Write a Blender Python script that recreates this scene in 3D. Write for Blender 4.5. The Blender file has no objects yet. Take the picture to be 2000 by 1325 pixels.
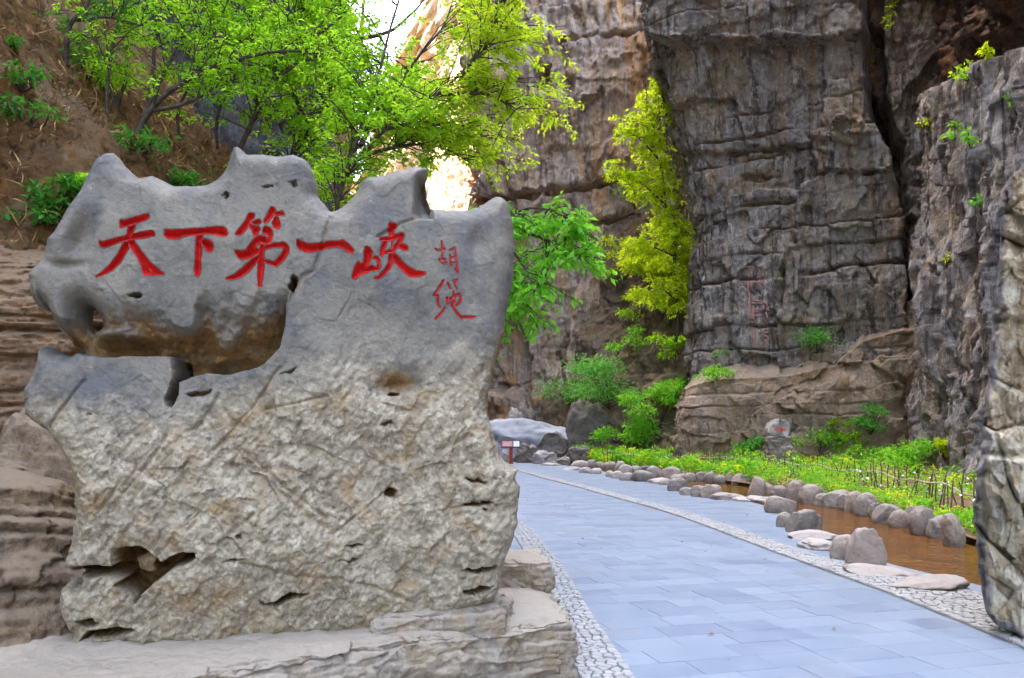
import bpy, math, random
import numpy as np
from mathutils import Vector, Matrix

# ------------------------------------------------------------------ camera, light, exposure
SC = bpy.context.scene
COL = SC.collection
R = math.radians
CAMH, FPX, HOR = 1.6, 1600.0, 835.0      # eye height, focal length in photo pixels, horizon row

cam = bpy.data.cameras.new("camera")
cam_o = bpy.data.objects.new("camera", cam); COL.objects.link(cam_o)
cam_o.location = (0, 0, CAMH); cam_o.rotation_euler = (R(90), 0, 0)
cam.sensor_width = 36; cam.lens = 36 * FPX / 2000
cam.shift_y = (HOR - 662.5) / 2000
cam.clip_start = 0.05; cam.clip_end = 2000
SC.camera = cam_o

SUN_EL, SUN_DIR = 50.0, Vector((-1.0, 0.35, 0)).normalized()    # direction towards the sun (plan)
world = bpy.data.worlds.new("World"); SC.world = world; world.use_nodes = True
wn = world.node_tree.nodes; wl = world.node_tree.links
bgn = wn.get("Background") or wn.new("ShaderNodeBackground")
sky = wn.new("ShaderNodeTexSky"); sky.sky_type = 'NISHITA'; sky.sun_disc = False
sky.sun_elevation = R(SUN_EL)
sky.sun_rotation = math.atan2(SUN_DIR.x, SUN_DIR.y)
sky.air_density = 1.0; sky.dust_density = 7.0; sky.ozone_density = .6
wl.new(sky.outputs[0], bgn.inputs[0]); bgn.inputs[1].default_value = 0.15

sun = bpy.data.lights.new("sun", 'SUN'); sun.energy = 4.5; sun.angle = R(0.5); sun.color = (1.0, 0.93, 0.82)
sun_o = bpy.data.objects.new("sun", sun); COL.objects.link(sun_o)
d = Vector((SUN_DIR.x * math.cos(R(SUN_EL)), SUN_DIR.y * math.cos(R(SUN_EL)), math.sin(R(SUN_EL))))
sun_o.rotation_euler = d.to_track_quat('Z', 'Y').to_euler(); sun_o.location = (-20, -10, 60)

SC.view_settings.view_transform = 'Standard'; SC.view_settings.look = 'None'
SC.view_settings.exposure = 4.02; SC.view_settings.gamma = 1.0
SC.view_settings.use_curve_mapping = False
SC.render.engine = 'CYCLES'
SC.cycles.use_denoising = True
SC.cycles.max_bounces = 7; SC.cycles.diffuse_bounces = 4; SC.cycles.glossy_bounces = 3
SC.cycles.transmission_bounces = 4; SC.cycles.transparent_max_bounces = 6
SC.cycles.sample_clamp_indirect = 8

# ------------------------------------------------------------------ small helpers
def P(px, py, Y):
    return np.array([(px - 1000) / FPX * Y, Y, CAMH - (py - HOR) / FPX * Y])
def G(px, py, z=0.0):
    Y = (CAMH - z) * FPX / (py - HOR)
    return np.array([(px - 1000) / FPX * Y, Y, z])
def proj(p):
    return 1000 + p[..., 0] / p[..., 1] * FPX, HOR - (p[..., 2] - CAMH) / p[..., 1] * FPX
def sstep(a, b, x):
    t = np.clip((x - a) / (b - a), 0, 1); return t * t * (3 - 2 * t)

def hash3(ix, iy, iz, seed):
    h = (ix.astype(np.int64) * 374761393 + iy.astype(np.int64) * 668265263 + iz.astype(np.int64) * 2147483647 * 3 + seed * 974634541) & 0xFFFFFFFF
    h = ((h ^ (h >> 13)) * 1274126177) & 0xFFFFFFFF
    h = ((h ^ (h >> 16)) * 2246822519) & 0xFFFFFFFF
    return h ^ (h >> 15)
_GR = np.array([[1,1,0],[-1,1,0],[1,-1,0],[-1,-1,0],[1,0,1],[-1,0,1],[1,0,-1],[-1,0,-1],
                [0,1,1],[0,-1,1],[0,1,-1],[0,-1,-1],[1,1,0],[-1,1,0],[0,-1,1],[0,-1,-1]], dtype=np.float32)
def gnoise(p, seed=0):
    p = np.asarray(p, dtype=np.float64)
    f = np.floor(p); i = f.astype(np.int64); t = (p - f).astype(np.float32)
    w = t * t * t * (t * (t * 6 - 15) + 10)
    res = 0
    for dx in (0, 1):
        wx = w[..., 0] if dx else 1 - w[..., 0]
        for dy in (0, 1):
            wy = w[..., 1] if dy else 1 - w[..., 1]
            for dz in (0, 1):
                wz = w[..., 2] if dz else 1 - w[..., 2]
                g = _GR[hash3(i[..., 0] + dx, i[..., 1] + dy, i[..., 2] + dz, seed) & 15]
                res = res + wx * wy * wz * (g[..., 0] * (t[..., 0] - dx) + g[..., 1] * (t[..., 1] - dy) + g[..., 2] * (t[..., 2] - dz))
    return res
def fbm(p, octv=4, seed=0, gain=0.5, ridged=False):
    a, s, out = 1.0, 0.0, 0
    p = np.asarray(p, dtype=np.float64)
    for o in range(octv):
        n = gnoise(p, seed + o * 17)
        if ridged: n = 0.5 - np.abs(n) * 1.6
        out = out + a * n; s += a; a *= gain; p = p * 2.03 + 7.31
    return out / s * 1.6
def rnd_i(i, seed=0):
    i = np.asarray(i); return hash3(i, i * 0 + 3, i * 0 + 11, seed).astype(np.float64) / 4294967296.0
def worley2(x, y, seed=0):
    ix, iy = np.floor(x).astype(np.int64), np.floor(y).astype(np.int64)
    f1 = np.full(x.shape, 9.0); f2 = np.full(x.shape, 9.0); cid = np.zeros(x.shape)
    for dx in (-1, 0, 1):
        for dy in (-1, 0, 1):
            cx, cy = ix + dx, iy + dy
            h = hash3(cx, cy, cx * 0 + 5, seed)
            qx = cx + (h & 0xFFFF) / 65536.0; qy = cy + ((h >> 16) & 0xFFFF) / 65536.0
            dd = np.hypot(qx - x, qy - y)
            m = dd < f1
            f2 = np.where(m, f1, np.minimum(f2, dd)); cid = np.where(m, (h % 9973) / 9973.0, cid); f1 = np.where(m, dd, f1)
    return f1, f2, cid

def sdpoly(x, y, poly, nearest=False):
    """signed distance to a closed polygon, positive inside"""
    poly = np.asarray(poly, dtype=np.float64)
    sh = x.shape; x = x.ravel(); y = y.ravel()
    best = np.full(x.shape, 1e18); nx = np.zeros(x.shape); ny = np.zeros(x.shape); ins = np.zeros(x.shape, bool)
    n = len(poly)
    for k in range(n):
        ax, ay = poly[k]; bx, by = poly[(k + 1) % n]
        ex, ey = bx - ax, by - ay; L = ex * ex + ey * ey
        if L < 1e-12: continue
        t = np.clip(((x - ax) * ex + (y - ay) * ey) / L, 0, 1)
        cx, cy = ax + t * ex, ay + t * ey
        dd = (x - cx) ** 2 + (y - cy) ** 2
        m = dd < best
        best = np.where(m, dd, best)
        if nearest: nx = np.where(m, cx, nx); ny = np.where(m, cy, ny)
        c = (ay > y) != (by > y)
        if ey != 0: ins ^= c & (x < ex * (y - ay) / ey + ax)
    s = np.where(ins, 1, -1) * np.sqrt(best)
    if nearest: return s.reshape(sh), nx.reshape(sh), ny.reshape(sh)
    return s.reshape(sh)
def sdpath(x, y, pts):
    """positive inside a brush path of (x, y, width)"""
    out = np.full(x.shape, -1e9)
    for (ax, ay, aw), (bx, by, bw) in zip(pts[:-1], pts[1:]):
        ex, ey = bx - ax, by - ay; L = ex * ex + ey * ey + 1e-9
        t = np.clip(((x - ax) * ex + (y - ay) * ey) / L, 0, 1)
        out = np.maximum(out, (aw + (bw - aw) * t) / 2 - np.hypot(x - ax - t * ex, y - ay - t * ey))
    return out

def mesh_np(name, V, F, mat=None, parent=None, smooth=True, attrs=None):
    """V (n,3), F (m,4) or (m,3) -> one mesh object"""
    V = np.asarray(V, dtype=np.float32); F = np.asarray(F, dtype=np.int32)
    me = bpy.data.meshes.new(name)
    me.vertices.add(len(V)); me.vertices.foreach_set("co", V.ravel())
    k = F.shape[1]
    me.loops.add(F.size); me.loops.foreach_set("vertex_index", F.ravel())
    me.polygons.add(len(F)); me.polygons.foreach_set("loop_start", np.arange(0, F.size, k, dtype=np.int32))
    if attrs:
        for an, av in attrs.items():
            a = me.attributes.new(an, 'FLOAT', 'POINT'); a.data.foreach_set("value", np.asarray(av, dtype=np.float32).ravel())
    me.update(calc_edges=True); me.validate()
    if smooth: me.polygons.foreach_set("use_smooth", np.ones(len(me.polygons), dtype=bool))
    o = bpy.data.objects.new(name, me); COL.objects.link(o)
    if mat: me.materials.append(mat)
    if parent: o.parent = parent
    return o
def pieces_mesh(name, plist, mat, parent=None, smooth=False):
    """list of (verts, faces-with-any-size) joined"""
    V, F, off = [], [], 0
    for v, f in plist:
        V += [tuple(q) for q in v]; F += [tuple(i + off for i in q) for q in f]; off += len(v)
    me = bpy.data.meshes.new(name); me.from_pydata(V, [], F); me.update()
    if smooth: me.polygons.foreach_set("use_smooth", np.ones(len(me.polygons), dtype=bool))
    o = bpy.data.objects.new(name, me); COL.objects.link(o); me.materials.append(mat)
    if parent: o.parent = parent
    return o
def grid_faces(nu, nv):
    a = np.arange(nu * nv).reshape(nu, nv)
    return np.stack([a[:-1, :-1], a[1:, :-1], a[1:, 1:], a[:-1, 1:]], -1).reshape(-1, 4)
def empty(name, loc, label=None, cat=None, group=None):
    o = bpy.data.objects.new(name, None); COL.objects.link(o); o.location = loc; o.empty_display_size = 0.1
    tag(o, label, cat, group); return o
def tag(o, label=None, cat=None, group=None, kind=None):
    if label: o["label"] = label
    if cat: o["category"] = cat
    if group: o["group"] = group
    if kind: o["kind"] = kind
    return o
def struct(o, label=None):
    o["kind"] = "structure"
    if label: o["label"] = label
    return o
def keep(o, parent):
    """parent a mesh whose vertices are in world space to an empty that stands elsewhere"""
    o.parent = parent; o.matrix_parent_inverse = Matrix.Translation(parent.location).inverted(); return o
def resample(pts, n):
    pts = np.asarray(pts, float); s = np.r_[0, np.cumsum(np.linalg.norm(np.diff(pts, axis=0), axis=1))]
    t = np.linspace(0, s[-1], n)
    return np.stack([np.interp(t, s, pts[:, k]) for k in range(pts.shape[1])], -1)
def smooth_curve(pts, n, it=2):
    pts = [np.asarray(p, float) for p in pts]
    for _ in range(it):
        q = [pts[0]]
        for a, b in zip(pts[:-1], pts[1:]): q += [a * .75 + b * .25, a * .25 + b * .75]
        q.append(pts[-1]); pts = q
    return resample(pts, n)
def tube(pts, rad, sides=6):
    pts = np.asarray(pts, float); n = len(pts)
    tg = np.gradient(pts, axis=0); tg /= np.linalg.norm(tg, axis=1)[:, None] + 1e-9
    ref = np.array([0.31, 0.17, 0.93]); 
    if abs(np.dot(tg[0], ref)) > .9: ref = np.array([1., 0, 0])
    a = np.cross(tg, ref); a /= np.linalg.norm(a, axis=1)[:, None] + 1e-9
    b = np.cross(tg, a)
    th = np.linspace(0, 2 * np.pi, sides, endpoint=False)
    r = np.broadcast_to(np.asarray(rad, float), (n,))
    V = pts[:, None] + r[:, None, None] * (a[:, None] * np.cos(th)[None, :, None] + b[:, None] * np.sin(th)[None, :, None])
    i = np.arange(n * sides).reshape(n, sides); j = np.roll(i, -1, 1)
    F = np.stack([i[:-1], j[:-1], j[1:], i[1:]], -1).reshape(-1, 4)
    return V.reshape(-1, 3), F
def join_np(lst):
    V, F, off = [], [], 0
    for v, f in lst: V.append(v); F.append(f + off); off += len(v)
    return np.concatenate(V), np.concatenate(F)

# ------------------------------------------------------------------ materials
class NT:
    def __init__(s, name):
        s.m = bpy.data.materials.new(name); s.m.use_nodes = True
        s.t = s.m.node_tree; s.bs = s.t.nodes["Principled BSDF"]; s.out = s.t.nodes["Material Output"]
    def n(s, typ, **kw):
        o = s.t.nodes.new(typ)
        for k, v in kw.items(): setattr(o, k, v)
        return o
    def set(s, sock, v):
        if isinstance(v, bpy.types.NodeSocket): s.t.links.new(v, sock)
        elif isinstance(v, (tuple, list)) and sock.type == 'RGBA' and len(v) == 3: sock.default_value = (*v, 1)
        else: sock.default_value = v
    def noise(s, vec, scale, detail=6, rough=.6, dist=0.0):
        o = s.n("ShaderNodeTexNoise"); s.set(o.inputs["Vector"], vec); o.inputs["Scale"].default_value = scale
        o.inputs["Detail"].default_value = detail; o.inputs["Roughness"].default_value = rough; o.inputs["Distortion"].default_value = dist
        return o.outputs["Fac"]
    def vor(s, vec, scale, feature='DISTANCE_TO_EDGE'):
        o = s.n("ShaderNodeTexVoronoi", feature=feature); s.set(o.inputs["Vector"], vec); o.inputs["Scale"].default_value = scale
        return o.outputs["Distance"]
    def ramp(s, f, a, b, lo=0.0, hi=1.0):
        o = s.n("ShaderNodeMapRange"); s.set(o.inputs[0], f); o.inputs[1].default_value = a; o.inputs[2].default_value = b
        o.inputs[3].default_value = lo; o.inputs[4].default_value = hi; return o.outputs[0]
    def mix(s, f, a, b, blend='MIX'):
        o = s.n("ShaderNodeMix", data_type='RGBA', blend_type=blend); s.set(o.inputs[0], f); s.set(o.inputs[6], a); s.set(o.inputs[7], b)
        return o.outputs[2]
    def math(s, op, a, b=0.0):
        o = s.n("ShaderNodeMath", operation=op); s.set(o.inputs[0], a); s.set(o.inputs[1], b); return o.outputs[0]
    def mapv(s, vec, scale, loc=(0, 0, 0), rot=(0, 0, 0)):
        o = s.n("ShaderNodeMapping"); s.set(o.inputs["Vector"], vec); o.inputs["Scale"].default_value = scale
        o.inputs["Location"].default_value = loc; o.inputs["Rotation"].default_value = rot; return o.outputs[0]
    def attr(s, name):
        o = s.n("ShaderNodeAttribute"); o.attribute_name = name; return o.outputs["Fac"]
    def obj(s): return s.n("ShaderNodeTexCoord").outputs["Object"]
    def orand(s): return s.n("ShaderNodeObjectInfo").outputs["Random"]
    def island(s): return s.n("ShaderNodeNewGeometry").outputs["Random Per Island"]
    def nz(s):
        g = s.n("ShaderNodeNewGeometry"); x = s.n("ShaderNodeSeparateXYZ"); s.t.links.new(g.outputs["Normal"], x.inputs[0]); return x.outputs[2]
    def bump(s, h, strength, dist=0.02, prev=None):
        o = s.n("ShaderNodeBump"); s.set(o.inputs["Height"], h); o.inputs["Strength"].default_value = strength; o.inputs["Distance"].default_value = dist
        if prev is not None: s.t.links.new(prev, o.inputs["Normal"])
        return o.outputs[0]
    def done(s, col, rough=.9, normal=None, spec=.25):
        s.set(s.bs.inputs["Base Color"], col); s.set(s.bs.inputs["Roughness"], rough); s.bs.inputs["Specular IOR Level"].default_value = spec
        if normal is not None: s.t.links.new(normal, s.bs.inputs["Normal"])
        return s.m

def cliff_mat(name, dark, mid, light, warm, dust, sc=1.0, streak=.55, warm_amt=.5, white=.25, strata=0.0, moss=None, bump=.5):
    t = NT(name); v = t.obj()
    n1 = t.noise(v, .55 * sc, 8, .62, .3); n2 = t.noise(v, 3.2 * sc, 9, .65, .2); n3 = t.noise(v, 14 * sc, 6, .7)
    c = t.mix(t.ramp(n2, .36, .62), dark, mid)
    c = t.mix(t.ramp(n1, .48, .66, 0, .7), c, light)
    c = t.mix(t.ramp(t.noise(v, .42 * sc, 9, .68, .5), .5, .6, 0, .6), c, (mid[0] * 1.0, mid[1] * .86, mid[2] * .58))
    c = t.mix(t.ramp(t.noise(t.mapv(v, (1, 1, 1), (40, 3, 9)), .5 * sc, 9, .68, .5), .52, .62, 0, .55), c, (mid[0] * .86, mid[1] * .95, mid[2] * 1.12))
    sv = t.mapv(v, (2.6 * sc, 2.6 * sc, .16 * sc)); st = t.noise(sv, 1.0, 7, .62, .4)
    c = t.mix(t.ramp(st, .52, .60, 0, streak), c, tuple(q * .38 for q in dark))
    sw = t.noise(t.mapv(v, (1.7 * sc, 1.7 * sc, .2 * sc), (5, 3, 1)), 1.0, 6, .6, .5)
    c = t.mix(t.ramp(sw, .52, .62, 0, warm_amt), c, warm)
    ws = t.noise(t.mapv(v, (4 * sc, 4 * sc, .5 * sc), (15, 8, 4)), 1.0, 8, .7, .3)
    c = t.mix(t.ramp(ws, .57, .66, 0, white), c, tuple(min(.75, q * 1.45) for q in light))
    if strata:
        sz = t.noise(t.mapv(v, (.25, .25, 9 * sc)), 1.0, 5, .6, .25)
        c = t.mix(t.ramp(sz, .45, .65, 0, strata), c, warm)
    nk = t.noise(v, 7 * sc, 10, .78, .3)
    c = t.mix(t.ramp(nk, .52, .64, 0, .55), c, tuple(q * .55 for q in dark))
    nw = t.noise(t.mapv(v, (1, 1, .6), (31, 7, 2)), 5.5 * sc, 10, .8, .2)
    c = t.mix(t.ramp(nw, .54, .66, 0, .6), c, tuple(min(1, q * 1.35) for q in light))
    c = t.mix(t.ramp(n3, .35, .7, 0, .35), c, mid, 'OVERLAY')
    if moss: c = t.mix(t.math('MULTIPLY', t.ramp(n1, .5, .66), t.ramp(n2, .42, .6, 0, .7)), c, moss)
    c = t.mix(t.ramp(t.nz(), .45, .9, 0, .85), c, dust)
    h = t.math('ADD', t.math('MULTIPLY', t.noise(v, 9 * sc, 11, .75, .2), .9), t.math('MULTIPLY', t.noise(t.mapv(v, (4.5 * sc, 4.5 * sc, 2 * sc)), 1.0, 10, .72, .3), 1.3))
    return t.done(c, .93, t.bump(h, min(1, bump * 1.9), .17 / sc), .15)

M = {}
M['cliff_main'] = cliff_mat('cliff_main', (.16, .135, .115), (.39, .34, .29), (.58, .545, .50), (.42, .27, .15), (.50, .38, .28), streak=.8, warm_amt=.5, white=.55, moss=(.20, .165, .08))
M['cliff_far'] = cliff_mat('cliff_far', (.34, .245, .19), (.64, .50, .39), (.72, .62, .53), (.74, .42, .20), (.48, .34, .24), sc=.8, streak=.6, warm_amt=.85, white=.5)
M['cliff_right'] = cliff_mat('cliff_right', (.18, .16, .15), (.41, .38, .365), (.58, .56, .56), (.38, .26, .15), (.36, .30, .27), sc=1.2, streak=.75, warm_amt=.45, white=.55)
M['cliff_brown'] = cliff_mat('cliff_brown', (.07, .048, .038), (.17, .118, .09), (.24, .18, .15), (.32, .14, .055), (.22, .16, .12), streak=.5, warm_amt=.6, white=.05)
M['cliff_ledge'] = cliff_mat('cliff_ledge', (.22, .16, .11), (.46, .36, .26), (.56, .46, .36), (.48, .32, .18), (.60, .46, .34), streak=.25, warm_amt=.4, white=.1, strata=.15)
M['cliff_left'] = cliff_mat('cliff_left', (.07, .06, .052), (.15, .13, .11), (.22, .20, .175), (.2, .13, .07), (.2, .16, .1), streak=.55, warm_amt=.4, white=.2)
M['cliff_sunlit'] = cliff_mat('cliff_sunlit', (.3, .22, .15), (.45, .36, .25), (.55, .46, .34), (.5, .33, .17), (.4, .4, .2), sc=.3, streak=.2, warm_amt=.5, white=.1)
M['sandstone'] = cliff_mat('sandstone', (.20, .115, .06), (.40, .255, .145), (.48, .345, .22), (.44, .22, .09), (.46, .31, .185), sc=1.6, streak=.1, warm_amt=.3, white=.1, strata=.45)
M['bank_rock'] = cliff_mat('bank_rock', (.25, .175, .11), (.47, .355, .24), (.56, .46, .34), (.48, .29, .15), (.52, .39, .27), sc=2.2, streak=.1, warm_amt=.3, white=.2, strata=.2)
M['ledge_rock'] = cliff_mat('ledge_rock', (.23, .18, .13), (.44, .365, .275), (.54, .47, .375), (.46, .33, .20), (.56, .475, .37), sc=2.5, streak=0, warm_amt=.35, white=.2, strata=.2, bump=.35)
M['slope_soil'] = cliff_mat('slope_soil', (.15, .10, .07), (.30, .215, .155), (.38, .30, .24), (.36, .21, .11), (.22, .2, .09), streak=.2, warm_amt=.4, white=.05, moss=(.12, .15, .04))

def hill_mat():
    t = NT('hill_earth'); v = t.obj()
    n1 = t.noise(v, .9, 8, .6, .4); n2 = t.noise(v, 5, 9, .7, .3); n3 = t.noise(v, 30, 6, .7)
    c = t.mix(t.ramp(n2, .35, .65), (.15, .072, .025), (.52, .27, .11))
    c = t.mix(t.ramp(n1, .48, .62, 0, .8), c, (.56, .37, .21))
    c = t.mix(t.ramp(t.noise(v, 9, 10, .8, .4), .5, .62, 0, .85), c, (.035, .018, .009))
    c = t.mix(t.ramp(t.noise(v, 3.1, 9, .75, .6), .54, .64, 0, .8), c, (.48, .20, .06))
    c = t.mix(t.ramp(t.noise(v, 1.7, 7, .6), .56, .68, 0, .6), c, (.13, .11, .03))
    c = t.mix(t.ramp(n3, .5, .72, 0, .5), c, (.33, .23, .14))
    h = t.math('ADD', t.noise(v, 16, 9, .75), t.math('MULTIPLY', n3, .5))
    return t.done(c, 1.0, t.bump(t.math('ADD', h, t.math('MULTIPLY', t.noise(v, 5, 11, .8), 2.2)), 1.0, .22), .05)
M['hill'] = hill_mat()

def stone_mat():
    t = NT('inscribed_stone'); v = t.obj(); lo = t.attr('lower'); oc = t.attr('ochre')
    n1 = t.noise(v, 1.6, 8, .6, .4); n2 = t.noise(v, 7, 9, .65, .3); n3 = t.noise(v, 45, 6, .75); n4 = t.noise(v, 18, 8, .7, .5)
    up = t.mix(t.ramp(n1, .36, .66), (.17, .154, .125), (.285, .248, .188))
    up = t.mix(t.ramp(n2, .48, .68, 0, .7), up, (.30, .257, .190))
    up = t.mix(t.ramp(t.noise(v, 5.5, 9, .75, .8), .50, .66, 0, .6), up, (.085, .083, .08))
    up = t.mix(t.ramp(t.noise(t.mapv(v, (2, 2, 1.1), (4, 4, 4)), 1.5, 7, .6), .52, .68, 0, .7), up, (.115, .118, .125))
    lw = t.mix(t.ramp(n2, .36, .62), (.24, .185, .115), (.42, .345, .235))
    lw = t.mix(t.ramp(n4, .47, .60, 0, .8), lw, (.60, .51, .36))
    lw = t.mix(t.ramp(t.noise(v, 11, 9, .75, .6), .56, .66, 0, .65), lw, (.14, .128, .115))
    lw = t.mix(t.ramp(t.noise(v, 4.2, 8, .65, .6), .52, .66, 0, .65), lw, (.36, .22, .085))
    c = t.mix(t.ramp(t.math('ADD', lo, t.math('MULTIPLY', t.math('SUBTRACT', n2, .5), 1.2)), .25, .75), up, lw)
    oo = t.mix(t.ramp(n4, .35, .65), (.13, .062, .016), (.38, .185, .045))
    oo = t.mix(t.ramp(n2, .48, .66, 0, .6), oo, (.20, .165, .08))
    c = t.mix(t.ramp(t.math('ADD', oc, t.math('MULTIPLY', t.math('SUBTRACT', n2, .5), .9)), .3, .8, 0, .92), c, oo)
    c = t.mix(t.ramp(t.noise(v, 3.3, 10, .8, .2), .62, .70, 0, .55), c, (.55, .54, .51))      # lichen and scrapes
    c = t.mix(t.ramp(t.noise(v, 24, 10, .82, .3), .52, .68, 0, .55), c, (.075, .07, .06))
    c = t.mix(t.ramp(t.noise(t.mapv(v, (1, 1, 1), (7, 7, 7)), 30, 10, .82, .3), .56, .70, 0, .5), c, (.52, .49, .43))
    c = t.mix(t.ramp(n3, .35, .75, 0, .5), c, (.5, .5, .5), 'OVERLAY')
    hl = t.math('ADD', t.math('MULTIPLY', t.noise(v, 34, 8, .72, .4), .8), t.math('MULTIPLY', n3, .35))
    h = t.math('MULTIPLY', hl, t.ramp(lo, 0, 1, .85, .95))
    return t.done(c, t.ramp(lo, 0, 1, .68, .92), t.bump(h, .7, .03), .3)
M['stone'] = stone_mat()

def red_mat():
    t = NT('red_paint'); v = t.obj()
    c = t.mix(t.ramp(t.noise(v, 14, 8, .7), .35, .7), (.42, .006, .006), (.66, .022, .016))
    c = t.mix(t.ramp(t.noise(v, 45, 9, .8), .56, .70, 0, .55), c, (.55, .16, .13))
    wear = t.math('SUBTRACT', t.noise(v, 55, 8, .75), t.math('MULTIPLY', t.attr('inner'), .30))
    c = t.mix(t.ramp(wear, .42, .54, 0, .85), c, (.34, .20, .17))
    return t.done(c, .55, t.bump(t.noise(v, 50, 9, .75), .6, .008), .3)
M['red'] = red_mat()

def fg_mat():
    t = NT('pale_rock'); v = t.obj(); n2 = t.noise(v, 2.4, 9, .65, .8); n4 = t.noise(t.mapv(v, (3, 3, 1.1), (0, 0, 0), (0, .5, 0)), 2.2, 8, .65, 1.0)
    c = t.mix(t.ramp(n2, .38, .60), (.34, .24, .13), (.64, .53, .36))
    c = t.mix(t.ramp(n4, .48, .60, 0, .9), c, (.74, .67, .52))
    c = t.mix(t.ramp(t.noise(v, 7, 10, .8, .6), .55, .66, 0, .6), c, (.18, .13, .08))
    c = t.mix(t.ramp(t.noise(v, 1.5, 7, .6, .6), .52, .66, 0, .7), c, (.30, .19, .085))
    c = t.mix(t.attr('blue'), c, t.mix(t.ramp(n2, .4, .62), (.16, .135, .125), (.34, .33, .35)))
    return t.done(c, .85, t.bump(t.noise(v, 9, 11, .75, .4), .9, .07), .25)
M['pale_rock'] = fg_mat()

def boulder_mat(name, a, b, c3):
    t = NT(name); v = t.n("ShaderNodeVectorMath", operation='ADD'); t.set(v.inputs[0], t.obj())
    cmb = t.n("ShaderNodeCombineXYZ"); r = t.orand()
    for k in range(3): t.set(cmb.inputs[k], t.math('MULTIPLY', r, 37.0 + 11 * k))
    t.set(v.inputs[1], cmb.outputs[0]); v = v.outputs[0]
    n = t.noise(v, 3, 8, .65, .3); n2 = t.noise(v, 16, 8, .7)
    c = t.mix(t.ramp(n, .38, .64), a, b); c = t.mix(t.ramp(n2, .5, .7, 0, .6), c, c3)
    c = t.mix(t.math('MULTIPLY', t.math('ABSOLUTE', t.math('SUBTRACT', r, .5)), .7), c, t.mix(t.ramp(r, .3, .7), tuple(q * .7 for q in a), (b[0] * 1.25, b[1] * 1.05, b[2] * .9)))
    c = t.mix(t.ramp(t.noise(v, 9, 10, .8, .3), .54, .66, 0, .6), c, tuple(q * .45 for q in a))
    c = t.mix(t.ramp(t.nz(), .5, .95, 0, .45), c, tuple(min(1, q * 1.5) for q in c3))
    return t.done(c, .85, t.bump(t.noise(v, 10, 11, .75, .2), .8, .08), .25)
M['boulder'] = boulder_mat('boulder_grey', (.18, .15, .125), (.35, .295, .245), (.45, .39, .33))
M['boulder_pale'] = boulder_mat('boulder_pale', (.32, .27, .23), (.44, .38, .33), (.52, .46, .41))
M['boulder_blue'] = boulder_mat('boulder_blue', (.22, .225, .24), (.34, .345, .365), (.40, .40, .41))
M['boulder_dark'] = boulder_mat('boulder_dark', (.09, .075, .06), (.18, .15, .13), (.25, .22, .20))

def paving_mat():
    t = NT('paving_slate'); v = t.obj(); g = t.n("ShaderNodeNewGeometry").outputs["Position"]
    r = t.math('FRACT', t.math('ADD', t.orand(), t.island()))
    n = t.noise(g, 2.5, 8, .65, .3); n2 = t.noise(t.mapv(g, (6, 30, 6), (0, 0, 0), (0, 0, .26)), 1.0, 7, .65)
    c = t.mix(t.ramp(r, .0, 1), (.185, .225, .285), (.25, .29, .345))
    c = t.mix(t.ramp(r, .80, .86, 0, .7), c, (.135, .165, .23))
    c = t.mix(t.ramp(n, .4, .68, 0, .5), c, (.27, .305, .355))
    c = t.mix(t.ramp(n2, .52, .7, 0, .4), c, (.16, .195, .25))
    c = t.mix(t.ramp(t.noise(g, .9, 9, .72, .8), .54, .68, 0, .45), c, (.245, .225, .20))
    c = t.mix(t.ramp(t.noise(g, 34, 8, .8), .6, .72, 0, .5), c, (.11, .12, .14))
    return t.done(c, t.ramp(n, .3, .7, .42, .62), t.bump(t.noise(t.mapv(g, (9, 22, 9)), 1.0, 8, .7), .25, .012), .4)
M['paving'] = paving_mat()
def flat_mat(name, a, b, sc, rough=.9, bump=.3, isl=0):
    t = NT(name); v = t.n("ShaderNodeNewGeometry").outputs["Position"]
    c = t.mix(t.ramp(t.noise(v, sc, 8, .65, .2), .36, .66), a, b)
    if isl:
        r = t.math('FRACT', t.math('ADD', t.orand(), t.island()))
        c = t.mix(t.ramp(r, 0, 1, 0, isl), c, tuple(min(1, q * 1.6) for q in b)); c = t.mix(t.ramp(r, .75, 1, 0, isl), c, tuple(q * .6 for q in a))
    return t.done(c, rough, t.bump(t.noise(v, sc * 6, 8, .7), bump, .02), .2)
M['grout'] = flat_mat('grout', (.20, .185, .165), (.28, .26, .24), 9)
M['joint'] = flat_mat('joint_sand', (.22, .235, .26), (.29, .305, .33), 9)
M['cobble'] = flat_mat('cobble', (.27, .265, .25), (.39, .375, .35), 6, .8, .35, .4)
M['soil'] = flat_mat('soil', (.13, .085, .05), (.24, .16, .10), 3, 1, .8)
M['ground'] = flat_mat('ground', (.12, .09, .065), (.2, .16, .12), 1, 1, .6)
M['wood'] = flat_mat('fence_stick', (.10, .065, .04), (.22, .15, .09), 14, .9, .5)
M['pole'] = flat_mat('fence_rail', (.36, .29, .20), (.52, .44, .33), 14, .8, .4)
M['bark'] = flat_mat('bark', (.045, .032, .022), (.13, .10, .075), 12, .95, .7)
M['sign_post'] = flat_mat('sign_post', (.26, .035, .012), (.36, .06, .02), 8, .5, .1)
M['sign_board'] = flat_mat('sign_board', (.05, .025, .02), (.09, .05, .045), 8, .5, .1)
M['sign_print'] = flat_mat('sign_print', (.42, .10, .09), (.55, .2, .18), 22, .5, .05)
M['sign_white'] = flat_mat('sign_white', (.6, .6, .6), (.75, .75, .74), 22, .5, .05)
M['faded_red'] = flat_mat('faded_red', (.40, .15, .13), (.52, .30, .27), 9, .9, .2)
M['petal'] = flat_mat('petal', (.7, .68, .75), (.8, .8, .84), 9, .7, 0)
M['dry'] = flat_mat('dry_grass', (.14, .065, .02), (.42, .26, .10), 2.5, 1, 0, .5)
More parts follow.
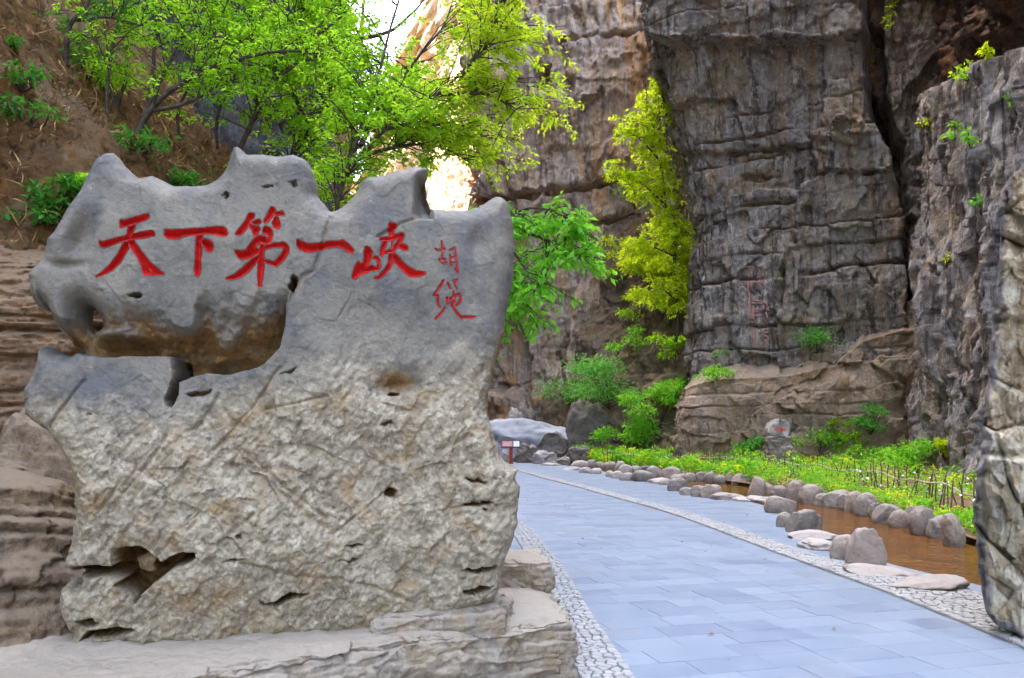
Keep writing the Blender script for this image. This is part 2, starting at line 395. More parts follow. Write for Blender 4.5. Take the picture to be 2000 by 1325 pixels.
def water_mat():
    t = NT('pond_water'); g = t.n("ShaderNodeNewGeometry").outputs["Position"]
    c = t.mix(t.ramp(t.noise(g, 2.2, 8, .7, .4), .38, .66), (.14, .055, .010), (.24, .10, .020))
    c = t.mix(t.ramp(t.noise(g, 14, 6, .7), .55, .7, 0, .6), c, (.085, .035, .01))
    h = t.math('ADD', t.noise(g, 7, 4, .55, .6), t.math('MULTIPLY', t.noise(g, 24, 3, .5), .35))
    return t.done(c, .04, t.bump(h, .9, .05), .6)
M['water'] = water_mat()
def leaf_mat(name, a, b, tr=.5):
    t = NT(name); r = t.attr('rnd')
    c = t.mix(t.ramp(r, 0, 1), a, b)
    t.set(t.bs.inputs["Base Color"], c); t.bs.inputs["Roughness"].default_value = .45; t.bs.inputs["Specular IOR Level"].default_value = .3
    tl = t.n("ShaderNodeBsdfTranslucent"); t.set(tl.inputs[0], t.mix(.5, c, (min(1, b[0] * 1.6), min(1, b[1] * 1.5), b[2])))
    mx = t.n("ShaderNodeMixShader"); mx.inputs[0].default_value = tr
    t.t.links.new(t.bs.outputs[0], mx.inputs[1]); t.t.links.new(tl.outputs[0], mx.inputs[2]); t.t.links.new(mx.outputs[0], t.out.inputs[0])
    return t.m
M['leaf'] = leaf_mat('leaf_green', (.13, .40, .015), (.42, .72, .03), .7)
M['leaf_dark'] = leaf_mat('leaf_deep', (.03, .15, .015), (.09, .30, .025))
M['leaf_yel'] = leaf_mat('leaf_yellow', (.29, .49, .012), (.52, .65, .02), .65)
M['leaf_lime'] = leaf_mat('leaf_lime', (.26, .52, .015), (.60, .76, .04), .7)
M['leaf_bright'] = leaf_mat('leaf_bright', (.12, .40, .03), (.28, .62, .04), .55)
M['leaf_fern'] = leaf_mat('leaf_fern', (.08, .34, .05), (.2, .52, .09), .5)

# ------------------------------------------------------------------ generic rock builders
def cliff(name, plan, z0, z1, du, dz, mat, disp, shift=None, attrs=None):
    """wall swept along a plan polyline; the wall faces to the right-hand side of the direction of travel"""
    L = np.linalg.norm(np.diff(np.asarray(plan, float), axis=0), axis=1).sum()
    nu = max(8, int(L / du)); nv = max(8, int((z1 - z0) / dz))
    c = smooth_curve(plan, nu, 2); tg = np.gradient(c, axis=0); tg /= np.linalg.norm(tg, axis=1)[:, None]
    nr = np.stack([tg[:, 1], -tg[:, 0]], -1)
    # soften the normals so that displaced corners do not cross
    k = max(1, nu // 25); ker = np.ones(2 * k + 1) / (2 * k + 1)
    nr = np.stack([np.convolve(np.pad(nr[:, i], k, mode='edge'), ker, 'valid') for i in (0, 1)], -1); nr /= np.linalg.norm(nr, axis=1)[:, None]
    z = np.linspace(z0, z1, nv)
    B = np.zeros((nu, nv, 3)); B[..., :2] = c[:, None]; B[..., 2] = z[None]
    s = np.linspace(0, L, nu)[:, None] + 0 * z[None]
    if shift is not None: B = B + shift(B, s)
    N = np.zeros_like(B); N[..., :2] = nr[:, None]
    D = disp(B, s)
    V = B + N * D[..., None]
    return mesh_np(name, V.reshape(-1, 3), grid_faces(nu, nv), mat)
def beds(B, s, th, seed, amp, crack, warp=.3, tilt=0.0):
    """irregular horizontal beds with open joints between them"""
    zz = B[..., 2] + tilt * s + warp * fbm(B * np.array([.22, .22, .3]), 3, seed) + .06 * fbm(B * 1.6, 3, seed + 5)
    q = zz / th; i = np.floor(q + .35 * np.sin(q * 1.7)); fr = q + .35 * np.sin(q * 1.7) - i
    off = (rnd_i(i, seed) - .5) * 2 * amp
    e = np.minimum(fr, 1 - fr) * th
    on = rnd_i(i + 71, seed)
    on = np.where(fr < .5, on, rnd_i(i + 72, seed))
    patch = sstep(-.15, .25, fbm(B * np.array([.35, .35, .6]), 3, seed + 9))
    return off * (.4 + .6 * patch) - crack * np.exp(-(e / .055) ** 2) * on * patch, i
def blocks(B, s, sx, sz, seed, amp, crack):
    wx = s / sx + .45 * fbm(B * .7, 3, seed); wz = B[..., 2] / sz + .35 * fbm(B * .7 + 9, 3, seed + 1)
    f1, f2, cid = worley2(wx, wz, seed)
    return (cid - .5) * 2 * amp - crack * np.exp(-((f2 - f1) / .07) ** 2)
def facets(x, y, B, seed, amp, crack=0.0, cm=.0, block=False, wp=.35):
    """angular broken faces: every cell is a plane with its own tilt"""
    x = x + wp * fbm(B * .9, 3, seed + 1); y = y + wp * fbm(B * .9 + 13, 3, seed + 2)
    ix, iy = np.floor(x).astype(np.int64), np.floor(y).astype(np.int64)
    f1 = np.full(x.shape, 9.0); f2 = np.full(x.shape, 9.0); off = np.zeros(x.shape)
    for dx in (-1, 0, 1):
        for dy in (-1, 0, 1):
            cx, cy = ix + dx, iy + dy; h = hash3(cx, cy, cx * 0 + 5, seed)
            qx = cx + (h & 0xFFF) / 4096.0; qy = cy + ((h >> 12) & 0xFFF) / 4096.0
            dd = np.maximum(np.abs(qx - x), np.abs(qy - y)) if block else np.hypot(qx - x, qy - y); m = dd < f1
            g = ((h >> 5) & 255) / 255.0 - .5; k = ((h >> 17) & 255) / 255.0 - .5; b = ((h >> 9) & 255) / 255.0 - .5
            o = (x - qx) * g * 1.6 + (y - qy) * k * 1.6 + b * .7
            f2 = np.where(m, f1, np.minimum(f2, dd)); off = np.where(m, o, off); f1 = np.where(m, dd, f1)
    r = amp * off
    if crack: r = r - crack * np.exp(-((f2 - f1) / .06) ** 2) * sstep(cm, cm + .3, fbm(B * .5, 2, seed + 7))
    return r
def rough_rock(B, seed, a=.35, flute=.25):
    return (a * 1.6 * fbm(B * .33, 4, seed) + a * .35 * fbm(B * 1.3, 4, seed + 3, .55, True) + a * .16 * fbm(B * 5.2, 4, seed + 6, .6)
            + flute * fbm(B * np.array([1.5, 1.5, .22]), 4, seed + 8, .55, True) + flute * .35 * fbm(B * np.array([5, 5, .8]), 3, seed + 12, .55, True))
def feats(B, lst):
    """(polygon in photo pixels, offset, softness px)"""
    x, y = proj(B); out = 0
    wob = 9 * fbm(B * 1.4, 3, 77)
    for poly, off, soft in lst:
        out = out + off * sstep(-soft, soft, sdpoly(x, y, poly) + wob * min(1.0, soft / 3.0))
    return out

def slab_rock(name, outline, plane_pt, nrm, T, Rpx, step, dispf, mat, holes=(), edge_noise=2.0, attrf=None):
    """standing rock: outline (photo px, where its rim is seen) on a plane, front and back bulging from the rim"""
    nrm = np.asarray(nrm, float); nrm /= np.linalg.norm(nrm); plane_pt = np.asarray(plane_pt, float); C0 = np.array([0, 0, CAMH])
    def onplane(px, py, back=0.0):
        r = np.stack([(px - 1000) / FPX, np.ones_like(px), -(py - HOR) / FPX], -1)
        t = ((plane_pt - nrm * back - C0) @ nrm) / (r @ nrm)
        return C0 + r * t[..., None]
    def warp(poly):                      # rim lies half the thickness behind the front plane
        p = resample(np.vstack([poly, poly[:1]]), int(len(poly) * 6)); p = p[:-1]
        w = onplane(p[:, 0], p[:, 1], T / 2) + nrm * T / 2
        x, y = proj(w)
        q = np.stack([x, y, x * 0], -1)
        return np.stack([x + edge_noise * fbm(q * .03, 4, 5), y + edge_noise * fbm(q * .03 + 50, 4, 6)], -1)
    ol = warp(np.asarray(outline, float))
    x0, y0 = ol.min(0) - 2 * step; x1, y1 = ol.max(0) + 2 * step
    X, Y = np.meshgrid(np.arange(x0, x1, step), np.arange(y0, y1, step))
    sd, nx, ny = sdpoly(X, Y, ol, True)
    for h in holes:
        hs, hx, hy = sdpoly(X, Y, warp(np.asarray(h, float)), True)
        m = -hs < sd
        sd = np.where(m, -hs, sd); nx = np.where(m, hx, nx); ny = np.where(m, hy, ny)
    ins = sd > 0
    cell = ins[:-1, :-1] | ins[1:, :-1] | ins[1:, 1:] | ins[:-1, 1:]
    used = np.zeros(ins.shape, bool)
    for a, b in ((slice(None, -1), slice(None, -1)), (slice(1, None), slice(None, -1)), (slice(1, None), slice(1, None)), (slice(None, -1), slice(1, None))): used[a, b] |= cell
    rim = used & ~ins
    X = np.where(rim, nx, X); Y = np.where(rim, ny, Y); sd = np.where(rim, 0, sd)
    base = onplane(X, Y)
    dn = np.clip(sd / Rpx, 0, 1); prof = np.sqrt(np.clip(1 - (1 - dn) ** 2, 0, 1))
    fd = dispf(X, Y, sd, base)
    fade = np.clip(sd / 6, 0, 1)
    Vf = base + nrm * (-(T / 2) * (1 - prof) + fd * fade)[..., None]
    db = np.clip(sd / (Rpx * 1.6), 0, 1)
    Vb = base - nrm * (T / 2 + (T / 2) * np.sqrt(np.clip(1 - (1 - db) ** 2, 0, 1)) + .05 * fbm(base * 3, 3, 91) * np.clip(sd / 20, 0, 1))[..., None]
    idx = np.full(ins.shape, -1); nf = used.sum(); idx[used] = np.arange(nf)
    ib = idx.copy(); nb = ins.sum(); ib[ins] = nf + np.arange(nb)
    V = np.concatenate([Vf[used], Vb[ins]])
    c = np.argwhere(cell); i, j = c[:, 0], c[:, 1]
    q = lambda I: np.stack([I[i, j], I[i + 1, j], I[i + 1, j + 1], I[i, j + 1]], -1)
    F = np.concatenate([q(idx), q(ib)[:, ::-1]])
    at = None
    if attrf: at = {k: np.concatenate([v[used], v[ins]]) for k, v in attrf(X, Y, sd, base).items()}
    o = mesh_np(name, V, F, mat, attrs=at)
    return o, onplane, nrm

def box_rock(name, quad, z0, z1, n, mat, seed, amp=.05, strat=.03, th=.06, top=None, rnd=.12, tops=None):
    """hewn block on a plan quad (fl, fr, br, bl), bedding lines on its sides"""
    quad = np.asarray(quad, float); nu, nv, nw = n
    def pt(u, v, w):
        xy = ((1 - u) * (1 - v))[..., None] * quad[0] + (u * (1 - v))[..., None] * quad[1] + (u * v)[..., None] * quad[2] + ((1 - u) * v)[..., None] * quad[3]
        zt = z1 if top is None else top(xy[..., 0], xy[..., 1])
        return np.concatenate([xy, (z0 + (zt - z0) * w)[..., None]], -1)
    cen = quad.mean(0); sz = np.array([np.ptp(quad[:, 0]), np.ptp(quad[:, 1]), z1 - z0])
    Vs, Fs, off = [], [], 0
    def face(U, Vv, W):
        nonlocal off
        p = pt(U, Vv, W); Vs.append(p.reshape(-1, 3)); f = grid_faces(*U.shape) + off; Fs.append(f); off += U.size
    a, b = np.meshgrid(np.linspace(0, 1, nu), np.linspace(0, 1, nw), indexing='ij'); face(a, a * 0, b)
    face(a[::-1], a * 0 + 1, b)
    c, e = np.meshgrid(np.linspace(0, 1, nv), np.linspace(0, 1, nw), indexing='ij'); face(c * 0 + 1, c, e); face(c[::-1] * 0, c[::-1], e)
    u, v = np.meshgrid(np.linspace(0, 1, nu), np.linspace(0, 1, nv), indexing='ij'); face(u, v, u * 0 + 1)
    V = np.concatenate(Vs); F = np.concatenate(Fs)
    # outward direction: plan-wise away from the centre line near the rim, up on top
    rel = V[:, :2] - cen; 
    eb = sdpoly(V[:, 0], V[:, 1], quad); zt = z1 if top is None else top(V[:, 0], V[:, 1])
    side = np.exp(-(np.clip(eb, 0, None) / (rnd * .6)) ** 2)
    _, nx, ny = sdpoly(V[:, 0], V[:, 1], quad * .0 + cen + (quad - cen) * .72, True)
    out = np.stack([V[:, 0] - nx, V[:, 1] - ny], -1); out /= np.linalg.norm(out, axis=1)[:, None] + 1e-9
    zz = V[:, 2] + .06 * fbm(V * 1.5, 3, seed) + .02 * fbm(V * 6, 3, seed + 31); q = zz / th; i = np.floor(q); fr = q - i
    lay = (rnd_i(i, seed) - .5) * 2 * strat + strat * 1.2 * fbm(V * np.array([2.5, 2.5, 14]), 4, seed + 4, .6, True) - strat * .9 * np.exp(-(np.minimum(fr, 1 - fr) / .12) ** 2)
    dt = np.clip(zt - V[:, 2], 0, None); corner = np.exp(-(dt / (rnd * .5)) ** 2) * side
    dsp = amp * fbm(V * 1.4, 4, seed + 2) + facets((V[:, 0] + V[:, 1]) / .26, V[:, 2] / .12, V * 3, seed + 40, strat * 1.5) + facets((V[:, 0] + V[:, 1]) / .09, V[:, 2] / .05, V * 3, seed + 44, strat * .45) + lay * .38 * (.4 + 1.2 * sstep(-.2, .4, fbm(V * 1.1, 2, seed + 60))) + .05 * fbm(V * np.array([2.2, 2.2, 3]), 4, seed + 61, .6, True) * (1 - np.exp(-(dt / .05) ** 2)) - rnd * .22 * corner
    V[:, :2] += out * (side * dsp)[:, None]
    up = np.exp(-(dt / .05) ** 2)
    V[:, 2] += up * (amp * .7 * fbm(V * np.array([1.2, 1.8, 1.5]), 5, seed + 7) + .012 * fbm(V * 9, 4, seed + 8) - rnd * .25 * corner - .018 * np.clip(fbm(V * np.array([1.6, 5, 3]), 3, seed + 20, .55, True) - .35, 0, 1))
    return mesh_np(name, V, F, mat)

_ico = {}
def ico(sub):
    if sub not in _ico:
        import bmesh
        bm = bmesh.new(); bmesh.ops.create_icosphere(bm, subdivisions=sub, radius=1)
        _ico[sub] = (np.array([v.co[:] for v in bm.verts]), np.array([[v.index for v in f.verts] for f in bm.faces])); bm.free()
    return _ico[sub]
def boulder(name, pos, w, dpt, h, mat, seed, sub=4, rotz=0, flat=.35, lump=.16, power=2.6, tilt=0.0, sink=.15):
    V, F = ico(sub); V = V.copy()
    n = np.linalg.norm(np.abs(V) ** power, ord=1, axis=1) ** (1 / power); V = V / n[:, None]
    V *= (1 + facets(V[:, 0] * 1.1 + V[:, 1] * .7 + 3, V[:, 2] * 1.1 - V[:, 1] * .8 + 5, V, seed + 8, lump * .9) + lump * fbm(V * .9 + seed * 3.1, 3, seed) + lump * .35 * fbm(V * 2.6 + seed, 3, seed + 2) + .03 * fbm(V * 8 + seed, 3, seed + 4))[:, None]
    f = Vector((math.cos(seed), math.sin(seed * 1.7), .4)).normalized()            # one broken, flatter side
    dd = V @ np.array(f); V -= np.outer(np.clip(dd - .72, 0, 1) * flat * 2, np.array(f))
    V[:, 2] = np.where(V[:, 2] < -.55, -.55 + (V[:, 2] + .55) * .25, V[:, 2])
    V *= np.array([w / 2, dpt / 2, h / 1.45])
    V[:, 2] -= V[:, 2].min() + sink * h
    c, s_ = math.cos(tilt), math.sin(tilt)
    V[:, [0, 2]] = np.stack([V[:, 0] * c - V[:, 2] * s_, V[:, 0] * s_ + V[:, 2] * c], -1)
    o = mesh_np(name, V, F, mat); o.location = pos; o.rotation_euler = (0, 0, rotz); return o

# ------------------------------------------------------------------ the setting: ground, path, pond
mesh_g = mesh_np('ground', [(-300, -60, -.42), (300, -60, -.42), (300, 500, -.42), (-300, 500, -.42)], [(0, 1, 2, 3)], M['ground'], smooth=False)
struct(mesh_g)
L_EDGE = [(.95, 2.0), (.86, 3.6), (.79, 5.22), (.69, 6.83), (.617, 8.98), (.477, 10.9), (.32, 12.8), (.045, 14.5), (-.5, 17.2), (-1.6, 20.5)]
R_EDGE = [(3.66, 3.4), (3.71, 5.0), (3.70, 5.94), (3.67, 6.81), (3.62, 7.88), (3.48, 9.24), (3.34, 10.53), (3.15, 13), (2.90, 15.6), (2.30, 18.7), (1.67, 22.3), (.95, 25.6), (.05, 31), (-1.2, 36)]
F_LINE = [(4.9, 3.0), (5.0, 7.3), (4.62, 8.9), (4.35, 9.9), (4.6, 12.0), (4.95, 14.2), (5.2, 16.3), (5.1, 18.5), (4.75, 20.8), (4.2, 24), (3.7, 27), (3.2, 30.5), (2.4, 34.5), (1.0, 37.5), (-2, 39)]
B_LINE = [(8.2, 4.0), (7.0, 8.0), (6.5, 10.6), (6.9, 13), (7.25, 16), (7.15, 19.5), (7.0, 23), (6.0, 27.5), (4.7, 33), (3.3, 37.5), (1.0, 41), (-2, 43)]
C_LINE = [(12, 4), (10, 8.0), (9.9, 11), (11.0, 14.5), (12.4, 19), (13.8, 24), (14.2, 29), (10.5, 33), (7.5, 35), (6.0, 40), (3, 46), (-2, 48)]
def ribbon(name, A, Bc, za, zb, nu, nv, mat, amp=0, seed=1, e=1.0):
    a = smooth_curve(A, nu); b = smooth_curve(Bc, nu); t = np.linspace(0, 1, nv)
    V = np.zeros((nu, nv, 3)); V[..., :2] = a[:, None] * (1 - t)[None, :, None] + b[:, None] * t[None, :, None]
    V[..., 2] = za + (zb - za) * t[None] ** e
    if amp: V[..., 2] += amp * fbm(V * .9, 4, seed) * np.minimum(1, t * 5)[None]
    return mesh_np(name, V.reshape(-1, 3), grid_faces(nu, nv)[:, ::-1], mat)
path_l = [(-6, 2.0), (-6, 7), (-6, 12), (-6.2, 20), (-7, 28), (-9, 34), (-12, 39)]
path = struct(ribbon('path', path_l, F_LINE, -.004, -.004, 120, 30, M['joint']))
garden = struct(ribbon('garden_soil', B_LINE, C_LINE, -.02, .62, 160, 60, M['soil'], .12, 3, 1.2))
water = struct(ribbon('pond_water', F_LINE, B_LINE, -.13, -.13, 60, 16, M['water']))
bank = ribbon('path_edge', [(x - .15, y) for x, y in F_LINE], [(x + .12, y) for x, y in F_LINE], -.010, -.42, 80, 4, M['joint']); bank.parent = path
bank2 = ribbon('garden_edge', [(x - .12, y) for x, y in B_LINE], [(x + .2, y) for x, y in B_LINE], -.42, .0, 80, 4, M['soil']); bank2.parent = garden

# paving slabs: rows laid at a slight angle across the path
def slab_piece(w, dd, h=.03, b=.002):
    x, y = w / 2, dd / 2
    V = [(-x, -y, -h), (x, -y, -h), (x, y, -h), (-x, y, -h), (-x, -y, -b), (x, -y, -b), (x, y, -b), (-x, y, -b),
         (-x + b, -y + b, 0), (x - b, -y + b, 0), (x - b, y - b, 0), (-x + b, y - b, 0)]
    Fq = [(8, 9, 10, 11)]
    for k in range(4):
        l = (k + 1) % 4
        Fq += [(k, l, 4 + l, 4 + k), (4 + k, 4 + l, 8 + l, 8 + k)]
    return V, Fq
rg = random.Random(5)
path_poly = np.array([(-1.4, 3.2)] + F_LINE[0:13] + [(.5, 37.4), (-4, 37.4), (-3.4, 26), (-3, 16), (-2.2, 9.5), (-1.0, 6.5), (.2, 6.2), (.42, 5.0), (.4, 3.2)])
A15 = R(15); ca, sa = math.cos(A15), math.sin(A15)
widths = [.36, .45, .54, .64]; slab_me = []
for w in widths:
    V, Fq = slab_piece(w - .004, .31 - .004); me = bpy.data.meshes.new('paving_slab'); me.from_pydata(V, [], Fq); me.materials.append(M['paving']); slab_me.append(me)
slabs = []
for r in range(-14, 142):
    v = r * .31; u = -16 + rg.random() * .5
    while u < 22:
        k = rg.randrange(4); w = widths[k]; uc = u + w / 2; u += w
        x = uc * ca - v * sa; y = uc * sa + v * ca
        if y < 3 or y > 38: continue
        slabs.append((x, y, k, rg.uniform(-.0016, .0016)))
sx = np.array([s[0] for s in slabs]); sy = np.array([s[1] for s in slabs])
ok = sdpoly(sx, sy, path_poly) > .22
slabs = [s for s, k in zip(slabs, ok) if k]
ppx, ppy = proj(np.array([(s[0], s[1], 0) for s in slabs], float))
vis = (ppx > 930) & (ppx < 2060) & (ppy < 1370)
order = sorted(range(len(slabs)), key=lambda i: (not vis[i], slabs[i][1]))
rest = []
for n_, i in enumerate(order):
    x, y, k, dz = slabs[i]
    if n_ < 300:
        o = bpy.data.objects.new('paving_slab', slab_me[k]); COL.objects.link(o); o.location = (x, y, dz); o.rotation_euler = (0, 0, A15); o.parent = path
    else:
        V, Fq = slab_piece(widths[k] - .004, .306)
        rest.append(([(x + a * ca - b * sa, y + a * sa + b * ca, c + dz) for a, b, c in V], Fq))
o = pieces_mesh('far_paving_slabs', rest, M['paving'], path); o["kind"] = "stuff"

# cobble borders: irregular flat stones set in mortar
def clip(poly, nx, ny, c):
    out = []
    for k in range(len(poly)):
        a, b = poly[k], poly[(k + 1) % len(poly)]
        da, db = a[0] * nx + a[1] * ny - c, b[0] * nx + b[1] * ny - c
        if da <= 0: out.append(a)
        if da * db < 0: t = da / (da - db); out.append((a[0] + (b[0] - a[0]) * t, a[1] + (b[1] - a[1]) * t))
    return out
def cobble_border(name, edge, wfun, side, cell, label, seed):
    c = smooth_curve(edge, 400); s = np.r_[0, np.cumsum(np.linalg.norm(np.diff(c, axis=0), axis=1))]; Ltot = s[-1]
    tg = np.gradient(c, axis=0); tg /= np.linalg.norm(tg, axis=1)[:, None]; nr = np.stack([tg[:, 1], -tg[:, 0]], -1) * side
    def mp(a, t):
        return (np.interp(a, s, c[:, 0]) + np.interp(a, s, nr[:, 0]) * t, np.interp(a, s, c[:, 1]) + np.interp(a, s, nr[:, 1]) * t)
    na = int(Ltot / .2); V = []; 
    aa = np.linspace(0, Ltot, na); ww = np.array([wfun(mp(a, 0)[1]) for a in aa])
    for a, w in zip(aa, ww): V += [(*mp(a, 0), .007), (*mp(a, w), .007)]
    bed = mesh_np(name, V, [(2 * i, 2 * i + 1, 2 * i + 3, 2 * i + 2)[::side] for i in range(na - 1)], M['grout'], smooth=False)
    struct(bed, label)
    r = random.Random(seed); seeds = {}
    ni = int(Ltot / cell)
    for i in range(-1, ni + 1):
        for j in range(-1, int(1.6 / cell) + 1):
            seeds[i, j] = ((i + .5 + r.uniform(-.38, .38)) * cell, (j + .5 + r.uniform(-.38, .38)) * cell)
    got = []
    for (i, j), (a, t) in seeds.items():
        w = np.interp(a, aa, ww)
        if not (0 < a < Ltot and .0 < t < w): continue
        poly = [(a - 2 * cell, 0.004), (a + 2 * cell, 0.004), (a + 2 * cell, w - .004), (a - 2 * cell, w - .004)]
        for di in (-2, -1, 0, 1, 2):
            for dj in (-2, -1, 0, 1, 2):
                if (di or dj) and (i + di, j + dj) in seeds:
                    b, u = seeds[i + di, j + dj]
                    if not (0 < u < w): continue
                    nx, ny = b - a, u - t; poly = clip(poly, nx, ny, (b * b + u * u - a * a - t * t) / 2)
        if len(poly) < 3: continue
        ctr = (sum(p[0] for p in poly) / len(poly), sum(p[1] for p in poly) / len(poly))
        k = 1 - .010 / cell
        ring = [(ctr[0] + (p[0] - ctr[0]) * k, ctr[1] + (p[1] - ctr[1]) * k) for p in poly]
        o0 = mp(*ctr); hz = r.uniform(.016, .026)
        n = len(ring); W = [mp(*p) for p in ring]
        lo = [(x - o0[0], y - o0[1], 0) for x, y in W]; mid = [(x * .97, y * .97, hz * .75) for x, y, _ in lo]; hi = [(x * .82, y * .82, hz) for x, y, _ in lo]
        Vv = lo + mid + hi; Ff = [tuple(range(2 * n, 3 * n))]
        for q in range(n):
            p = (q + 1) % n; Ff += [(q, p, n + p, n + q), (n + q, n + p, 2 * n + p, 2 * n + q)]
        if side < 0: Ff = [f[::-1] for f in Ff]
        got.append((o0, Vv, Ff))
    def key(g):
        x, y = g[0]; a, b = proj(np.array([x, y, 0.0])); return (not (900 < a < 2050 and b < 1360), y)
    got.sort(key=key); far = []
    for n_, (o0, Vv, Ff) in enumerate(got):
        if n_ < 300:
            me = bpy.data.meshes.new('cobble'); me.from_pydata(Vv, [], Ff); me.materials.append(M['cobble'])
            o = bpy.data.objects.new('cobble', me); COL.objects.link(o); o.location = (*o0, .005); o.parent = bed
        else: far.append(([(x + o0[0], y + o0[1], z + .005) for x, y, z in Vv], Ff))
    if far: o = pieces_mesh('far_cobbles', far, M['cobble'], bed); o["kind"] = "stuff"
    return bed
cobble_border('cobble_border', L_EDGE, lambda y: .36, -1, .068, 'pale cobble border beside the inscribed rock and its ledge', 3)
cobble_border('cobble_border', R_EDGE, lambda y: float(np.interp(y, [3, 6.2, 7.5, 9.0, 10.0, 40], [1.1, 1.05, .92, .55, .38, .36])), 1, .078, 'pale cobble border between the slate paving and the pond', 4)

# ------------------------------------------------------------------ cliffs
def d_main(B, s):
    b1, _ = beds(B, s, 1.15, 21, .24, .8)
    f = feats(B, [([(1612, 165), (1685, 158), (1702, 240), (1722, 250), (1640, 266), (1612, 262)], .55, 4),
                  ([(1590, 278), (1640, 256), (1722, 256), (1748, 330), (1738, 346), (1600, 352)], .95, 4),
                  ([(1568, 372), (1600, 352), (1757, 347), (1772, 420), (1778, 720), (1528, 720), (1535, 520), (1556, 480)], .75, 5),
                  ([(1425, 388), (1450, 378), (1600, 365), (1560, 470), (1530, 540), (1535, 720), (1395, 720), (1412, 600)], .45, 4),
                  ([(1330, 92), (1450, 88), (1690, 84), (1700, 150), (1690, 300), (1600, 292), (1420, 300), (1335, 296)], .3, 4),
                  ([(1230, -400), (1720, -400), (1700, 60), (1690, 82), (1560, 96), (1450, 100), (1300, 90)], .75, 6),
                  ([(1700, -400), (1730, -400), (1722, 60), (1730, 190), (1765, 300), (1778, 420), (1768, 430), (1742, 300), (1698, 225), (1688, 110)], -3.0, 7),
                  ([(1768, 430), (1785, 430), (1800, 900), (1770, 900)], -1.6, 6),
                  ([(1420, 298), (1600, 288), (1600, 293), (1420, 303)], -.5, 2.5),
                  ([(1450, 345), (1530, 340), (1528, 350), (1452, 356)], -.35, 3)])
    return b1 * .55 + f + rough_rock(B, 31, .15, .13) + facets(s / 1.9, B[..., 2] / 2.1, B, 41, .34, .0, .0, True, .10) + facets(s / .75, B[..., 2] / 1.1, B, 43, .17, 0, 0, True, .2) + facets(s / .2, B[..., 2] / .26, B * 2, 45, .06, 0, 0, True)
def sh_main(B, s):
    o = np.zeros_like(B); z = B[..., 2]
    left = sstep(13, 7.5, B[..., 0])
    o[..., 0] = -left * (1.7 * sstep(12.0, 18, z) + 1.2 * sstep(18, 26, z)) + .35 * left * sstep(2, 8, z) * sstep(15, 9, z)
    o[..., 1] = -.9 * sstep(12, 20, z)
    return o
main_cliff = cliff('grey_cliff', [(9.5, 46), (8.2, 38), (7.15, 33.5), (7.6, 32.2), (9.5, 31.2), (12, 29.8), (13.8, 28.8), (15.5, 28.5)], -.4, 25, .042, .042, M['cliff_main'], d_main, sh_main)
struct(main_cliff, 'tall grey limestone cliff with a rock ledge at its foot')

def d_ledge(B, s):
    b1, _ = beds(B, s, .62, 51, .22, .3, .15)
    return b1 * .4 + rough_rock(B, 53, .14, .08) + facets((B[..., 0] - B[..., 1] * .3) / 1.6, B[..., 2] / 1.3, B, 55, .34, .0, 0, True, .10) + facets((B[..., 0] - B[..., 1] * .3) / .55, B[..., 2] / .5, B * 2, 57, .14, 0, 0, True, .2)
def ledge_top(name):
    """rock terrace in front of the grey cliff: a sloped top and a bedded front, one sheet"""
    nu, nv = 300, 190
    fr = smooth_curve([(6.9, 35), (6.45, 32.0), (6.9, 30.6), (9, 29.8), (11.5, 28.4), (13.6, 27.6), (14.5, 27.6)], nu)
    bk = smooth_curve([(8.2, 36), (8.0, 33.2), (8.4, 32.4), (10, 31.4), (12.4, 30.2), (14, 29.4), (15, 29.2)], nu)
    t = np.linspace(0, 1, nu)
    zt = np.interp(t, [0, .25, .42, .6, .72, .80, .9, 1], [2.9, 3.15, 3.4, 3.45, 3.75, 4.6, 4.9, 4.9])
    V = np.zeros((nu, nv, 3)); nf = 140
    tg = np.gradient(fr, axis=0); tg /= np.linalg.norm(tg, axis=1)[:, None]; nr = np.stack([tg[:, 1], -tg[:, 0]], -1)
    w = np.linspace(0, 1, nf)
    V[:, :nf, :2] = fr[:, None]; V[:, :nf, 2] = zt[:, None] * w[None] - .2 * (1 - w)[None]
    D = d_ledge(V[:, :nf], 0 * V[:, :nf, 2]) - .45 * sstep(.6, 1, w)[None] ** 2
    V[:, :nf, :2] += nr[:, None] * D[..., None]
    k = np.linspace(0, 1, nv - nf + 1)[1:]
    V[:, nf:, :2] = V[:, nf - 1:nf, :2] * (1 - k)[None, :, None] + bk[:, None] * k[None, :, None]
    V[:, nf:, 2] = zt[:, None] + (1.25 * k[None] ** 1.1)
    V[:, nf:, 2] += .10 * fbm(V[:, nf:] * 1.2, 4, 58) * np.minimum(1, k * 4)[None]
    return mesh_np(name, V.reshape(-1, 3), grid_faces(nu, nv), M['cliff_ledge'])
ledge = struct(ledge_top('cliff_terrace'), 'brown bedded rock terrace at the foot of the grey cliff')

